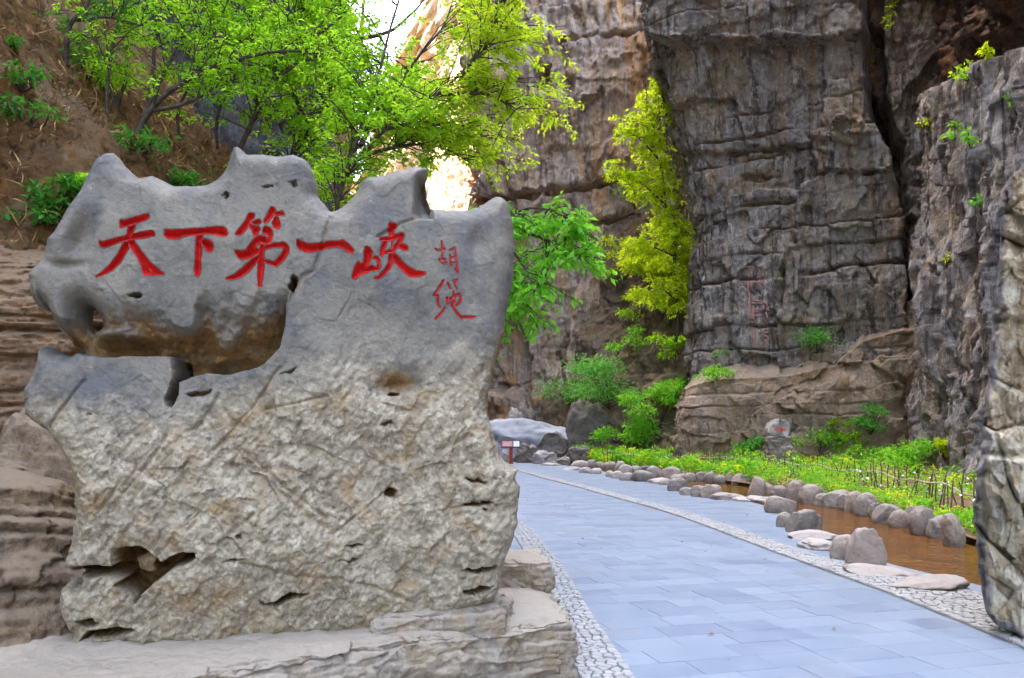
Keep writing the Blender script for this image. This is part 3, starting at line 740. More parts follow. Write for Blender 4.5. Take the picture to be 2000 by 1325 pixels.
def d_far(B, s):
    b1, _ = beds(B, s, 2.6, 61, .38, 1.0, .5, .03)
    f = feats(B, [([(940, 388), (1130, 368), (1200, 350), (1350, 330), (1350, -500), (900, -500)], .5, 4),
                  ([(940, 388), (1130, 366), (1200, 348), (1350, 330), (1350, 336), (1200, 356), (1130, 376), (940, 397)], -.9, 3),
                  ([(980, 448), (1140, 436), (1350, 410), (1350, 416), (1140, 444), (980, 456)], -.7, 3),
                  ([(1052, 120), (1070, 130), (1072, 178), (1056, 190), (1046, 150)], -1.8, 4),
                  ([(1090, 86), (1270, 62), (1270, 68), (1090, 94)], -.5, 3),
                  ([(955, 640), (1010, 620), (1030, 700), (1030, 770), (945, 760)], -1.6, 10),
                  ([(1130, 560), (1180, 540), (1180, 640), (1150, 760), (1090, 770), (1110, 690)], .9, 6)])
    return b1 * .7 + f + rough_rock(B, 63, .26, .3) + facets(s / 1.5, B[..., 2] / 4.4, B, 65, .6, .0, 0, True, .10) + facets(s / .55, B[..., 2] / 1.7, B, 67, .32, 0, 0, True, .15) + facets(s / .3, B[..., 2] / .42, B * 2, 69, .10, 0, 0, True)
far_cliff = cliff('banded_cliff', [(-9, 92), (-5.6, 74), (-3.4, 58), (-1.9, 50.5), (-.9, 47.8), (1.5, 47), (5, 46.5), (9, 46), (14, 45)], -.4, 31, .085, .085, M['cliff_far'], d_far)
struct(far_cliff, 'tall banded cliff with rust-stained streaks closing the gorge')

def d_slope(B, s): return rough_rock(B, 73, .55, .15) + beds(B, s, 1.3, 75, .2, .1)[0]
def sh_slope(B, s):
    o = np.zeros_like(B); z = B[..., 2]; o[..., 1] = .62 * z; o[..., 0] = .10 * z; return o
slope = cliff('overgrown_slope', [(1.8, 44), (3.2, 41.5), (4.6, 39), (5.8, 37), (7.2, 35.2), (9.5, 34.5)], -.4, 13.5, .07, .07, M['slope_soil'], d_slope, sh_slope)
struct(slope, 'steep overgrown slope in the corner between the two cliffs')

def d_right(B, s):
    return (rough_rock(B, 83, .18, .14) + facets(s / .8 + .22 * B[..., 2], B[..., 2] / 3.0, B, 85, .46, .0, 0, True, .2) + facets(s / .3 + .3 * B[..., 2], B[..., 2] / 1.0, B, 86, .17, 0, 0, True, .25) + .3 * fbm(B * np.array([.9, .9, .3]), 3, 88, .5, True))
def sh_right(B, s):
    o = np.zeros_like(B); z = B[..., 2]; zt = 9.6 + (B[..., 1] - 17) * .26
    e = np.clip(z - zt, 0, None); o[..., 0] = .04 * z + 1.5 * e; o[..., 1] = .8 * e; o[..., 2] = -.55 * e; return o
right_cliff = cliff('fluted_cliff', [(15.2, 28.4), (13.4, 26.6), (12.2, 24.6), (11.4, 21.5), (10.5, 17.5), (9.7, 13.5), (9.2, 9), (9.2, 5)], -.4, 14.5, .038, .038, M['cliff_right'], d_right, sh_right)
struct(right_cliff, 'fluted blue-grey cliff rising behind the wattle fence on the right')

def d_over(B, s): return rough_rock(B, 93, .6, .5) + beds(B, s, 1.6, 95, .5, .6)[0]
def sh_over(B, s):
    o = np.zeros_like(B); z = B[..., 2]; k = sstep(10.5, 17, z); near = sstep(27, 21, B[..., 1]) * sstep(2, 9, B[..., 1])
    o[..., 0] = -k * (1.0 + 4.5 * near); o[..., 1] = -1.2 * k; return o
over = cliff('overhanging_cliff', [(14.2, 32), (15.0, 29.5), (15.1, 26), (15.0, 22), (14.6, 17), (14.2, 10), (14, 4), (14, -4), (15, -14), (18, -32)], -.5, 23, .13, .11, M['cliff_brown'], d_over, sh_over)  # unseen run behind the camera is added to hold back low sky light
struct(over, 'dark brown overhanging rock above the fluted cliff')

def d_left(B, s): return rough_rock(B, 103, .9, .6) + beds(B, s, 2.2, 105, .5, .6)[0]
left_wall = cliff('gorge_wall', [(-14, 66), (-11.3, 48), (-9.6, 34), (-9.2, 24), (-10, 17), (-12, 10), (-13, 3), (-13.5, -10), (-15, -26)][::-1], -1, 53, .32, .32, M["cliff_left"], d_left)  # unseen height and run behind the camera are added to shade the gorge
me = left_wall.data; co = np.zeros(len(me.vertices) * 3, np.float32); me.vertices.foreach_get("co", co); co = co.reshape(-1, 3)
co[:, 2] *= np.interp(co[:, 1], [50, 57, 66], [1.0, .55, .28]); me.vertices.foreach_set("co", co.ravel()); me.update()  # far end lowered so sun catches the left-facing rock beyond
struct(left_wall, 'shaded left gorge wall behind the trees')

def d_sun(B, s): return rough_rock(B * .4, 113, 2.5, 2.0) + beds(B, s, 6, 115, .8, 1.0)[0]
sunlit = cliff('sunlit_cliff', [(-34, 150), (-20, 125), (-11, 108), (-6, 100), (0, 97), (10, 96)], -1, 66, .5, .5, M['cliff_sunlit'], d_sun)
me = sunlit.data; co = np.zeros(len(me.vertices) * 3, np.float32); me.vertices.foreach_get("co", co); co = co.reshape(-1, 3)
fx = np.clip((co[:, 0] + 24) / 22, 0, 1); co[:, 2] = -1 + (co[:, 2] + 1) * (.62 + .5 * fx)
me.vertices.foreach_set("co", co.ravel()); me.update()
struct(sunlit, 'distant sunlit cliff glowing beyond the trees')

# earth hillside on the left, above layered sandstone
nx_, ny_ = 420, 420
U, Wv = np.meshgrid(np.linspace(-12.5, -.9, nx_), np.linspace(6.2, 24, ny_), indexing='ij')
hz = 1.32 * (-U - 1.0) + .35 * (np.minimum(Wv, 12.5) - 9) - .55 * np.clip(Wv - 13.5, 0, None)
hz = hz - 2.6 * np.clip(7.9 + .25 * fbm(np.stack([U, Wv, U * 0], -1), 3, 119) - Wv, 0, None)
HB = np.stack([U, Wv, hz], -1)
hz = hz + .45 * fbm(HB * .5, 4, 121) + .42 * fbm(HB * 1.3, 5, 123, .62, True) + .12 * fbm(HB * 5, 4, 125, .6) + .22 * np.sin(hz * 1.9 + 1.6 * fbm(HB * .4, 3, 127)) * .5
HB[..., 2] = np.maximum(hz, -.3)
hill = struct(mesh_np('hillside', HB.reshape(-1, 3), grid_faces(nx_, ny_), M['hill']), 'brown earth hillside with dry grass behind the inscribed rock')

def d_sand(B, s):
    b1, _ = beds(B, s, .085, 131, .05, .09, .10, -.06); b2, _ = beds(B, s, .033, 141, .018, .03, .06, -.06); b1 = b1 + b2
    k = sstep(.9, 1.5, B[..., 2])
    return b1 * (.3 + .9 * k) + .16 * fbm(B * .8, 4, 133) + .05 * fbm(B * np.array([3, 3, 9]), 4, 135, .6, True) + .02 * fbm(B * 14, 3, 137)
def sh_sand(B, s):
    o = np.zeros_like(B); z = B[..., 2]
    o[..., 1] = .35 * z + .9 * sstep(2.5, 3.4, z); o[..., 0] = -.18 * z - .7 * sstep(2.6, 3.5, z); return o
sand = cliff('layered_sandstone', [(-6.5, 3.4), (-4.6, 4.9), (-3.4, 5.55), (-2.5, 5.9), (-1.6, 6.3), (-.9, 7.2), (-.9, 8.6)], -.1, 3.9, .016, .014, M['sandstone'], d_sand, sh_sand)
struct(sand, 'reddish layered sandstone bank left of the inscribed rock')

# ------------------------------------------------------------------ the rock ledge under the inscribed rock
def topz(x, y): return .43 + .035 * (y - 4.4) + .0 * x
l1 = box_rock('rock_ledge', [(-3.6, 2.9), (.36, 5.02), (.25, 5.98), (-3.4, 5.9)], -.02, .44, (420, 190, 70), M['ledge_rock'], 201, .05, .035, .075, topz)
struct(l1, 'pale flat rock ledge in the foreground under the inscribed rock')
l2 = box_rock('rock_step', [(-.75, 5.72), (.27, 5.80), (.22, 6.42), (-.75, 6.4)], .30, .66, (150, 80, 50), M['ledge_rock'], 203, .03, .03, .07, None, .08)
struct(l2, 'squared pale rock step at the right end of the ledge')
l3 = box_rock('rock_step', [(-.78, 4.62), (-.06, 4.82), (-.03, 5.35), (-.75, 5.3)], .38, .555, (130, 70, 26), M['ledge_rock'], 205, .04, .02, .06, None, .09)
struct(l3, 'thin pale slab wedged under the right foot of the inscribed rock')

# ------------------------------------------------------------------ the inscribed rock
OUT = [(211,305),(226,303),(238,314),(245,327),(260,340),(274,351),(302,347),(321,357),(347,368),(377,370),(408,365),(426,356),(441,339),(451,316),(457,295),(468,293),(485,307),(509,308),(543,310),(576,308),(599,318),(612,339),(618,363),(622,390),(634,404),(646,419),(659,414),(678,401),(695,380),(705,359),(720,350),(750,346),(776,337),(807,332),(831,333),(835,341),(831,363),(835,390),(842,415),(890,417),(927,412),(946,401),(961,390),(976,391),(990,403),(995,424),(1000,458),(1001,495),(999,544),(995,571),(990,590),(984,627),(982,658),(969,695),(959,733),(951,770),(948,810),(958,845),(966,880),(985,903),(1003,912),(998,931),(1007,943),(1000,986),(997,1014),(989,1041),(978,1080),(970,1104),(968,1131),(955,1165),(860,1205),(795,1215),(715,1230),(644,1240),(550,1248),(425,1255),(259,1258),(156,1256),(149,1236),(158,1222),(141,1200),(134,1167),(142,1134),(160,1124),(180,1128),(182,1112),(163,1104),(151,1092),(156,1063),(170,1007),(167,926),(151,889),(113,846),(71,813),(66,780),(63,761),(75,742),(87,712),(90,682),(99,677),(108,683),(131,694),(150,698),(160,694),(158,686),(146,679),(144,671),(131,657),(115,639),(108,614),(84,605),(72,580),(69,545),(81,529),(100,510),(108,476),(125,454),(140,420),(151,401),(170,367),(181,340),(196,314)]
HOLE = [(177,608),(186,604),(196,608),(204,622),(206,640),(198,648),(188,656),(181,650),(177,630)]
def cA(u): return [(180 + x / 7.143, 390 + y / 7.143) + ((w[0] / 7.143,) if w else ()) for x, y, *w in u]
def cB(u): return [(430 + x / 7.363, 390 + y / 7.363) + ((w[0] / 7.363,) if w else ()) for x, y, *w in u]
def cC(u): return [(570 + x / 7.407, 420 + y / 7.407) + ((w[0] / 7.407,) if w else ()) for x, y, *w in u]
def cD(u): return [(820 + x / 7.36, 460 + y / 7.36) + ((w[0] / 7.36,) if w else ()) for x, y, *w in u]
CH = [
 [cA([(375,275),(395,265),(440,275),(600,225),(720,185),(765,178),(790,205),(785,250),(760,275),(640,320),(560,345),(450,375),(400,400),(378,390),(368,330)]),
  cA([(497,360),(612,318),(565,470),(540,545),(465,530)]),
  cA([(85,580),(100,565),(140,580),(300,535),(480,490),(650,455),(820,420),(850,425),(882,480),(870,515),(750,540),(560,560),(400,590),(250,645),(150,680),(100,665),(85,620)]),
  cA([(425,590),(510,580),(515,680),(450,800),(390,900),(310,980),(200,1040),(90,1080),(45,1085),(50,1065),(150,1000),(230,920),(320,800),(385,690)]),
  cA([(490,560),(580,545),(610,600),(680,700),(790,840),(880,930),(960,1000),(1030,1050),(950,1065),(830,1070),(720,1065),(715,1040),(680,920),(640,840),(560,720),(490,620)])],
 [cA([(1000,425),(1015,408),(1060,420),(1200,408),(1400,398),(1550,392),(1700,372),(1830,372),(1880,410),(1898,470),(1885,520),(1820,530),(1740,510),(1620,490),(1500,500),(1380,510),(1280,520),(1200,560),(1120,565),(1040,545),(1000,500)]),
  cA([(1450,490),(1560,480),(1530,580),(1535,700),(1525,900),(1530,980),(1500,1070),(1470,1095),(1440,1070),(1420,980),(1435,850),(1440,650)]),
  cA([(1525,565),(1570,548),(1640,560),(1690,610),(1705,660),(1690,720),(1650,755),(1610,740),(1560,680),(1515,610)])],
 [cB([(395,190),(430,172),(490,185),(500,240),(440,320),(400,400),(350,470),(300,520),(225,520),(218,480),(290,390),(360,290)]),
  cB([(430,335),(480,300),(560,270),(600,320),(580,350),(500,365)]),
  cB([(400,340),(430,330),(490,380),(560,370),(580,420),(560,470),(500,550),(480,540),(450,450),(410,390)]),
  cB([(715,95),(745,75),(790,100),(795,160),(740,260),(690,320),(640,345),(612,325),(650,240),(690,160)]),
  cB([(760,170),(900,148),(930,200),(910,228),(850,222),(760,215)]),
  cB([(770,230),(830,235),(870,340),(860,410),(820,430),(770,410),(740,350),(760,280)]),
  cB([(605,420),(650,378),(720,395),(755,440),(765,520),(740,610),(710,650),(670,630),(690,540),(650,500),(605,500)]),
  cB([(205,750),(225,728),(300,738),(365,720),(430,640),(490,555),(545,515),(660,530),(715,640),(640,650),(570,630),(520,680),(560,720),(560,780),(480,830),(400,860),(320,870),(260,850),(225,800)]),
  ('p', cB([(600,720,50),(750,670,75),(920,655,85),(965,720,90),(900,840,95),(800,935,85),(640,890,40)])),
  cB([(575,640),(640,650),(635,800),(640,950),(620,1150),(600,1270),(570,1280),(545,1260),(535,1100),(540,900),(560,760)]),
  cB([(560,780),(580,840),(500,950),(400,1060),(300,1130),(180,1165),(75,1160),(75,1135),(200,1080),(330,970),(430,880)])],
 [cB([(1095,590),(1110,568),(1170,590),(1260,635),(1400,625),(1550,595),(1700,590),(1780,582),(1850,630),(1920,710),(1925,760),(1900,785),(1840,760),(1760,705),(1680,690),(1550,705),(1400,735),(1310,765),(1230,770),(1150,725),(1095,680)])],
 [cC([(945,680),(965,660),(1000,700),(1030,700),(1035,640),(1040,520),(1060,460),(1090,445),(1140,470),(1175,530),(1165,620),(1130,700),(1110,740),(1170,720),(1225,760),(1240,690),(1200,640),(1155,635),(1200,585),(1250,600),(1280,650),(1285,780),(1260,810),(1200,820),(1100,840),(1000,880),(930,930),(885,950),(865,900),(880,820),(910,740)]),
  cC([(1390,110),(1440,98),(1510,110),(1530,160),(1490,220),(1475,320),(1470,420),(1465,560),(1435,560),(1440,430),(1430,340),(1400,280),(1395,200)]),
  ('p', cC([(1292,345,60),(1400,345,70),(1520,310,80),(1595,295,85),(1555,400,70),(1460,525,55)])), ('p', cC([(1350,540,44),(1450,520,55)])),
  ('p', cC([(1350,400,75),(1315,500,75),(1295,580,55)])), ('p', cC([(1565,440,85),(1640,478,95)])),
  cC([(1400,560),(1470,560),(1470,700),(1420,800),(1340,890),(1260,935),(1190,940),(1190,915),(1270,870),(1340,790),(1390,690)]),
  cC([(1455,545),(1490,545),(1560,620),(1650,720),(1780,800),(1935,835),(1945,865),(1850,905),(1720,915),(1640,860),(1560,780),(1480,690),(1455,640)])],
 [('p', cD(u)) for u in ([(310,90,30),(325,200,28),(318,340,24)], [(215,195,20),(260,225,28),(360,205,24)], [(262,350,20),(350,345,26)], [(285,365,22),(300,410,22)], [(355,350,22),(368,405,26)], [(300,410,20),(385,405,28)],
   [(425,225,22),(505,185,26),(515,300,28),(530,420,28),(545,560,18)], [(430,290,24),(440,440,28)], [(440,330,20),(500,320,22)], [(445,405,22),(500,400,20)], [(500,480,20),(540,530,30)])],
 [('p', cD(u)) for u in ([(335,665,36),(270,770,32),(195,870,28),(260,880,36),(255,960,34),(280,1040,36)], [(360,1050,22),(300,1130,32),(220,1205,32)], [(400,690,32),(435,770,28)], [(475,655,26),(540,645,28),(495,710,26),(535,775,28)],
   [(390,910,42),(395,990,40)], [(430,930,30),(500,870,30),(570,850,34),(590,910,32),(570,970,32),(520,1015,28)], [(480,820,26),(495,920,30),(460,1010,36),(510,1100,40),(590,1185,40),(690,1180,34),(785,1180,30)], [(440,985,24),(510,960,24)])],
]
def ch_sd(x, y, strokes):
    out = np.full(x.shape, -1e3)
    for st in strokes:
        dd = sdpath(x, y, st[1]) if st[0] == 'p' else sdpoly(x, y, st)
        out = np.maximum(out, dd)
    return out
def ch_bbox(strokes):
    pts = [p[:2] for st in strokes for p in (st[1] if st[0] == 'p' else st)]
    a = np.array(pts); return a.min(0) - 5, a.max(0) + 5
RECESS = [(60,552),(110,548),(150,560),(205,566),(250,585),(300,598),(350,596),(400,588),(470,572),(540,560),(566,556),(572,566),(560,600),(557,640),(546,680),(516,712),(480,725),(446,732),(408,730),(373,737),(352,748),(349,775),(338,797),(326,795),(322,782),(336,740),(332,697),(300,696),(240,697),(205,700),(160,696),(100,676),(70,600)]
CAV = [(226,1068),(248,1065),(280,1063),(294,1069),(312,1084),(324,1094),(340,1084),(366,1074),(390,1074),(394,1084),(370,1098),(350,1106),(326,1124),(300,1140),(280,1156),(270,1176),(262,1180),(260,1164),(244,1152),(228,1140),(240,1130),(216,1124),(172,1128),(140,1124),(140,1106),(168,1100),(224,1102),(223,1086)]
SLOTS = [([(507,1168),(530,1173),(548,1165),(565,1150),(605,1153),(592,1163),(562,1168),(545,1178),(525,1180)], .14, 3),
         ([(160,1250),(170,1234),(215,1222),(268,1226),(245,1240),(200,1250)], .2, 4),
         ([(893,1106),(930,1104),(968,1100),(962,1110),(930,1116)], .14, 3), ([(895,1150),(935,1138),(960,1140),(935,1154),(905,1158)], .14, 3),
         ([(906,932),(940,935),(946,942),(915,940)], .07, 2), ([(896,980),(930,974),(956,978),(948,984),(905,984)], .08, 2), ([(932,992),(946,990),(940,998)], .06, 2),
         ([(752,962),(760,954),(774,956),(772,968),(760,972)], .10, 3), ([(566,548),(574,535),(581,540),(580,558),(572,571),(565,568)], .16, 3),
         ([(252,577),(268,573),(281,576),(275,584),(262,583)], .08, 3), ([(433,375),(441,369),(446,378),(438,388)], .05, 3), ([(508,358),(528,355),(538,360),(515,364)], .03, 2), ([(560,352),(575,347),(580,358),(570,360)], .03, 2),
         ([(672,1060),(700,1056),(714,1060),(690,1064)], .06, 2), ([(440,1092),(465,1082),(488,1086),(462,1090)], .06, 2), ([(462,1042),(478,1038),(482,1043),(470,1048)], .05, 2),
         ([(358,774),(380,766),(412,764),(408,770),(380,774)], .05, 2), ([(756,772),(770,764),(786,770),(770,775)], .06, 2), ([(745,828),(765,822),(770,828),(752,832)], .04, 2), ([(545,732),(565,722),(580,716),(570,728)], .04, 3), ([(150,1214),(180,1206),(196,1216),(180,1226),(160,1222)], .08, 4), ([(655,1090),(700,1084),(690,1092)], .04, 2), ([(175,806),(186,810),(176,813)],.03,2)]
CRACKS = [[(646,420,4),(632,470,3),(612,530,3),(590,540,4),(574,570,5),(558,610,5)], [(842,415,3),(780,438,4),(740,460,2)], [(460,880,9),(520,935,6),(580,985,7),(650,1035,5)], [(470,875,4),(560,950,5),(640,1010,4)], [(100,835,5),(130,790,3),(165,745,2)],
          [(480,860,4),(455,910,3)], [(420,880,3),(500,790,4),(545,720,3)], [(700,1130,4),(800,1170,5)], [(480,1090,4),(560,1115,4),(690,1130,4)], [(250,960,4),(300,900,5),(330,850,3)], [(590,820,6),(570,870,5)], [(385,840,3),(430,770,3)], [(650,1040,3),(740,970,3),(770,940,2)], [(500,1000,3),(430,1060,5)], [(520,800,3),(640,775,3)], [(880,990,4),(960,970,3)], [(850,880,5),(920,850,4)], [(200,1000,4),(245,940,3)]]
RECESS2 = [(a, b - 22) if k < 12 else (a, b) for k, (a, b) in enumerate(RECESS)]
def stone_fields(X, Y, sd, base):
    q = np.stack([X, Y, X * 0], -1)
    wob = 5 * fbm(q * .022, 4, 301)
    rs = sdpoly(X + wob * .6, Y + wob * .4, RECESS2)
    upper = np.interp(X, [60, 150, 260, 350, 470, 566], [545, 560, 588, 596, 572, 556])
    ramp = sstep(-8, 125, Y - upper + 4 * wob)
    slot = sstep(300, 330, X) * sstep(360, 345, X) * sstep(690, 705, Y)
    rec = sstep(0, 4, rs) * np.maximum(.40 * ramp * (.45 + .55 * sstep(120, 260, X)), .55 * slot)
    for cx, cy, rx, ry, a in ((355, 625, 34, 46, .15), (437, 668, 46, 40, .16), (500, 640, 60, 45, .10), (220, 650, 70, 16, .16), (130, 600, 45, 30, .12), (395, 610, 18, 30, -.08), (285, 655, 20, 36, -.08), (300, 690, 14, 10, .12), (410, 705, 16, 14, .12), (470, 690, 50, 22, .08)):
        rec = rec - a * np.exp(-((X - cx) / rx) ** 2 - ((Y - cy) / ry) ** 2) * sstep(0, 10, rs)
    rec = np.maximum(rec, 0)
    cs = sdpoly(X + wob, Y + wob * .7, CAV); cav = sstep(0, 4, cs) * .46
    lump = sdpoly(X, Y, [(248,1096),(276,1082),(300,1072),(306,1092),(296,1108),(302,1122),(286,1127),(258,1123),(256,1104)])
    cav = cav - sstep(-2, 5, lump) * .28
    sl = 0; wob2 = 7 * fbm(q * .07, 4, 303)
    for poly, dp, so in SLOTS: sl = np.maximum(sl, dp * 1.7 * sstep(-so * .3, so, sdpoly(X + wob * .6 + wob2, Y + wob * .5 - wob2 * .7, poly)))
    sh = .10 * np.exp(-((X - 775) / 48) ** 2 - ((Y - 748) / 24) ** 2) * (1 + .8 * sstep(735, 765, Y))                    # shallow brown hollow
    sh = sh + .10 * np.exp(-((X - 152 + .35 * (Y - 465)) / 24) ** 2 - ((Y - 460) / 44) ** 2) + .05 * np.exp(-((X - 130) / 34) ** 2 - ((Y - 515) / 9) ** 2)
    sh = sh + .06 * np.exp(-((X - 935) / 18) ** 2 - ((Y - 470) / 30) ** 2) + .16 * sstep(806, 834, X + (Y - 370) * .12) * sstep(430, 410, Y) * sstep(330, 345, Y) * (X < 848)
    ck = 0
    for c in CRACKS:
        pw = [(a, b, 0) for a, b, w in c]; dist = -sdpath(X + wob * .8, Y - wob * .6, pw); w = np.mean([p[2] for p in c])
        ck = np.maximum(ck, .022 * np.exp(-(dist / w) ** 2))
    lower = sstep(-110, 150, Y - np.interp(X, [60, 330, 520, 700, 850, 1000], [770, 790, 740, 690, 720, 640]) + 2 * wob)
    return rs, rec, cs, cav, sl, sh, ck, lower, wob
_cache = {}
def stone_disp(X, Y, sd, base, fine=False):
    rs, rec, cs, cav, sl, sh, ck, lower, wob = stone_fields(X, Y, sd, base)
    b = base
    low = (.085 * fbm(b * np.array([1.1, 1.1, 1.3]), 4, 311) + .030 * fbm(b * 3.2, 4, 313, .55, True) + .016 * fbm(b * 9, 4, 315, .6) + .011 * fbm(b * 30, 3, 317))
    low = low + facets((X + .5 * Y) / 60, (Y - .35 * X) / 46, b, 319, .024) + facets((X - .4 * Y) / 17, (Y + .3 * X) / 13, b * 3, 325, .008) + .024 * fbm(np.stack([(X + .75 * Y) / 34, (Y - .75 * X) / 150, X * 0], -1), 4, 327, .6, True) + .009 * fbm(b * 18, 3, 329, .6, True)
    upp = .030 * fbm(b * 1.5, 3, 321) + .005 * fbm(b * 7, 4, 323, .6) + .005 * fbm(b * 15, 4, 331, .6, True) + facets((X + .4 * Y) / 70, (Y - .3 * X) / 60, b, 333, .006)
    mid = .05 * np.exp(-((X - 650) / 26) ** 2 - ((Y - 735) / 50) ** 2) + .035 * np.exp(-((X - 700) / 90) ** 2 - ((Y - 800) / 60) ** 2)
    f = upp * (1 - lower) + low * lower + mid - rec - np.maximum(cav, 0) - sl - sh - ck
    # the front swells towards the foot and leans back a little at the top
    f = f + .10 * sstep(700, 1050, Y) - .05 * sstep(1130, 1230, Y) - .06 * sstep(480, 300, Y)
    if not fine:
        _cache['f'] = (X, Y)
        for st in CH:
            (x0, y0), (x1, y1) = ch_bbox(st); m = (X > x0) & (X < x1) & (Y > y0) & (Y < y1)
            dd = ch_sd(X[m], Y[m], st)
            f[m] -= np.clip(np.minimum(6 * dd, 1.9 * dd + 4.5), 0, 28) * .003
    return f
def stone_attr(X, Y, sd, base):
    rs, rec, cs, cav, sl, sh, ck, lower, wob = stone_fields(X, Y, sd, base)
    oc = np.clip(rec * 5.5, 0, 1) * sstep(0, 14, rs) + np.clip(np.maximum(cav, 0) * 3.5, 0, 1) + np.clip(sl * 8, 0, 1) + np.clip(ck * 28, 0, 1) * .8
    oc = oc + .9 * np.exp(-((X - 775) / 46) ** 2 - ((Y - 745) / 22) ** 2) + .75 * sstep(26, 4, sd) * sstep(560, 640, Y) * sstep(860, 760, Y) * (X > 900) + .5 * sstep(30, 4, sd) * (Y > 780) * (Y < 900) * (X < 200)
    return {'lower': np.clip(lower, 0, 1), 'ochre': np.clip(oc, 0, 1)}
S_PT, S_N, S_T = (0.0, 4.92, 1.6), (0.20, -1.0, 0.0), .56
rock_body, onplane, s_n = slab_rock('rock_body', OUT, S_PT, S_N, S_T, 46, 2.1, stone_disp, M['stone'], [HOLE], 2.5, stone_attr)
rock = empty('inscribed_rock', (-1.3, 4.85, .43), 'huge upright grey and tan rock carved with large red characters', 'rock')
keep(rock_body, rock)
LBL = ['big red carved character at the left end of the row', 'big red carved character, second from the left', 'big red carved character, third and densest of the row', 'single red carved horizontal stroke, fourth of the row', 'big red carved character at the right end of the row', 'small red carved signature character, the upper one', 'small red carved signature character, the lower one']
for st, lb in zip(CH, LBL):
    (x0, y0), (x1, y1) = ch_bbox(st); h = .75
    X, Y = np.meshgrid(np.arange(x0, x1, h), np.arange(y0, y1, h)); dd = ch_sd(X, Y, st)
    gy, gx = np.gradient(dd, h); g2 = gx * gx + gy * gy + 1e-6
    ins = dd > 0; cell = ins[:-1, :-1] | ins[1:, :-1] | ins[1:, 1:] | ins[:-1, 1:]
    used = np.zeros(ins.shape, bool)
    for a, b in ((slice(None, -1), slice(None, -1)), (slice(1, None), slice(None, -1)), (slice(1, None), slice(1, None)), (slice(None, -1), slice(1, None))): used[a, b] |= cell
    rim = used & ~ins
    X = np.where(rim, X - dd * gx / g2, X); Y = np.where(rim, Y - dd * gy / g2, Y); dd = np.where(rim, 0, dd)
    base = onplane(X, Y); f = stone_disp(X, Y, dd * 0 + 100, base, True)
    dep = np.minimum(dd * 1.9, 20) * .003
    V = base + s_n * (f - dep + .0015)[..., None]
    idx = np.full(ins.shape, -1); idx[used] = np.arange(used.sum()); c = np.argwhere(cell); i, j = c[:, 0], c[:, 1]
    F = np.stack([idx[i, j], idx[i + 1, j], idx[i + 1, j + 1], idx[i, j + 1]], -1)
    o = mesh_np('carved_character', V[used], F, M['red'], attrs={'inner': np.clip(dd / 3.5, 0, 1)[used]}); o["label"] = lb; keep(o, rock)

# pale rock in the right foreground
FG = [(1998,312),(1975,335),(1950,362),(1938,400),(1935,440),(1938,480),(1932,540),(1928,620),(1916,700),(1910,780),(1903,850),(1900,890),(1894,960),(1884,1005),(1890,1050),(1896,1100),(1902,1150),(1912,1195),(1940,1225),(2000,1250),(2100,1275),(2330,1300),(2380,1000),(2360,600),(2300,330),(2200,250),(2080,262)]
def fg_disp(X, Y, sd, base):
    f1, f2, cid = worley2(base[..., 0] / 1.0 + .3 * fbm(base, 3, 401), base[..., 2] / .62 + .3 * fbm(base + 4, 3, 402), 403)
    return .14 * fbm(base * 1.1, 4, 405) + .06 * fbm(base * np.array([3.5, 3.5, 1.6]), 4, 407, .6, True) + .02 * fbm(base * 12, 4, 409) + .10 * (cid - .5) + facets(base[..., 0] / .5 + .3 * base[..., 2], base[..., 2] / .55, base, 415, .26, .08, -.1) + facets(base[..., 0] / .17 + base[..., 2], base[..., 2] / .26, base * 2, 417, .09) + facets(base[..., 0] / .07, base[..., 2] / .09, base * 3, 419, .025) - .07 * np.exp(-((Y - 622 - 12 * fbm(base * 2, 3, 421)) / 6) ** 2) - .08 * np.exp(-((Y - 888 - 14 * fbm(base * 2, 3, 423)) / 6) ** 2) + .10 * sstep(880, 900, Y) - .10 * sstep(615, 632, Y) + .08 * fbm(base * np.array([5, 5, 1.6]), 4, 425, .6, True) - .14 * sstep(1895, 1925, X) * sstep(1935, 1915, X)
def fg_attr(X, Y, sd, base):
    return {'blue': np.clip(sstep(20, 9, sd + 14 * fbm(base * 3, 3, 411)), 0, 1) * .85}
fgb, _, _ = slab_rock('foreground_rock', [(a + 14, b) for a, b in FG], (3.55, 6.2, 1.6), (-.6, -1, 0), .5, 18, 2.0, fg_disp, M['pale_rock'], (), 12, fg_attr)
fg = tag(fgb, 'pale cream weathered rock at the right edge beside the pond', 'rock')

# bank of smooth rock at the lower left
def bank_rock(name, pos, w, dp, h, seed, label, rz=0):
    V, F = ico(7); V = V.copy()
    n = np.linalg.norm(np.abs(V) ** 2.4, ord=1, axis=1) ** (1 / 2.4); V /= n[:, None]
    W = V * np.array([w / 2, dp / 2, h])
    lay = np.sin(W[:, 2] * 26 + W[:, 0] * 9 + 3 * fbm(W * 1.2, 3, seed))
    W *= (1 + facets(V[:, 0] * 2 + V[:, 1], V[:, 2] * 2.4 - V[:, 0] * .6 + 4, V, seed + 9, .10) + facets(V[:, 0] * 7 + V[:, 1] * 5, V[:, 2] * 12 - V[:, 0] * 4, V * 4, seed + 12, .022) + .16 * fbm(V * 1.1 + seed, 4, seed) + .05 * fbm(V * 3 + seed, 4, seed + 1, .6, True) + .030 * fbm(W * np.array([3, 3, 14.]) + W[:, [2, 2, 0]] * 4, 4, seed + 3, .6, True) + .010 * lay + .018 * fbm(W * 7, 4, seed + 5, .6, True) + .008 * fbm(W * 22, 3, seed + 6))[:, None]
    o = mesh_np(name, W, F, M['bank_rock']); o.location = pos; o.rotation_euler = (0, 0, rz); struct(o, label); return o
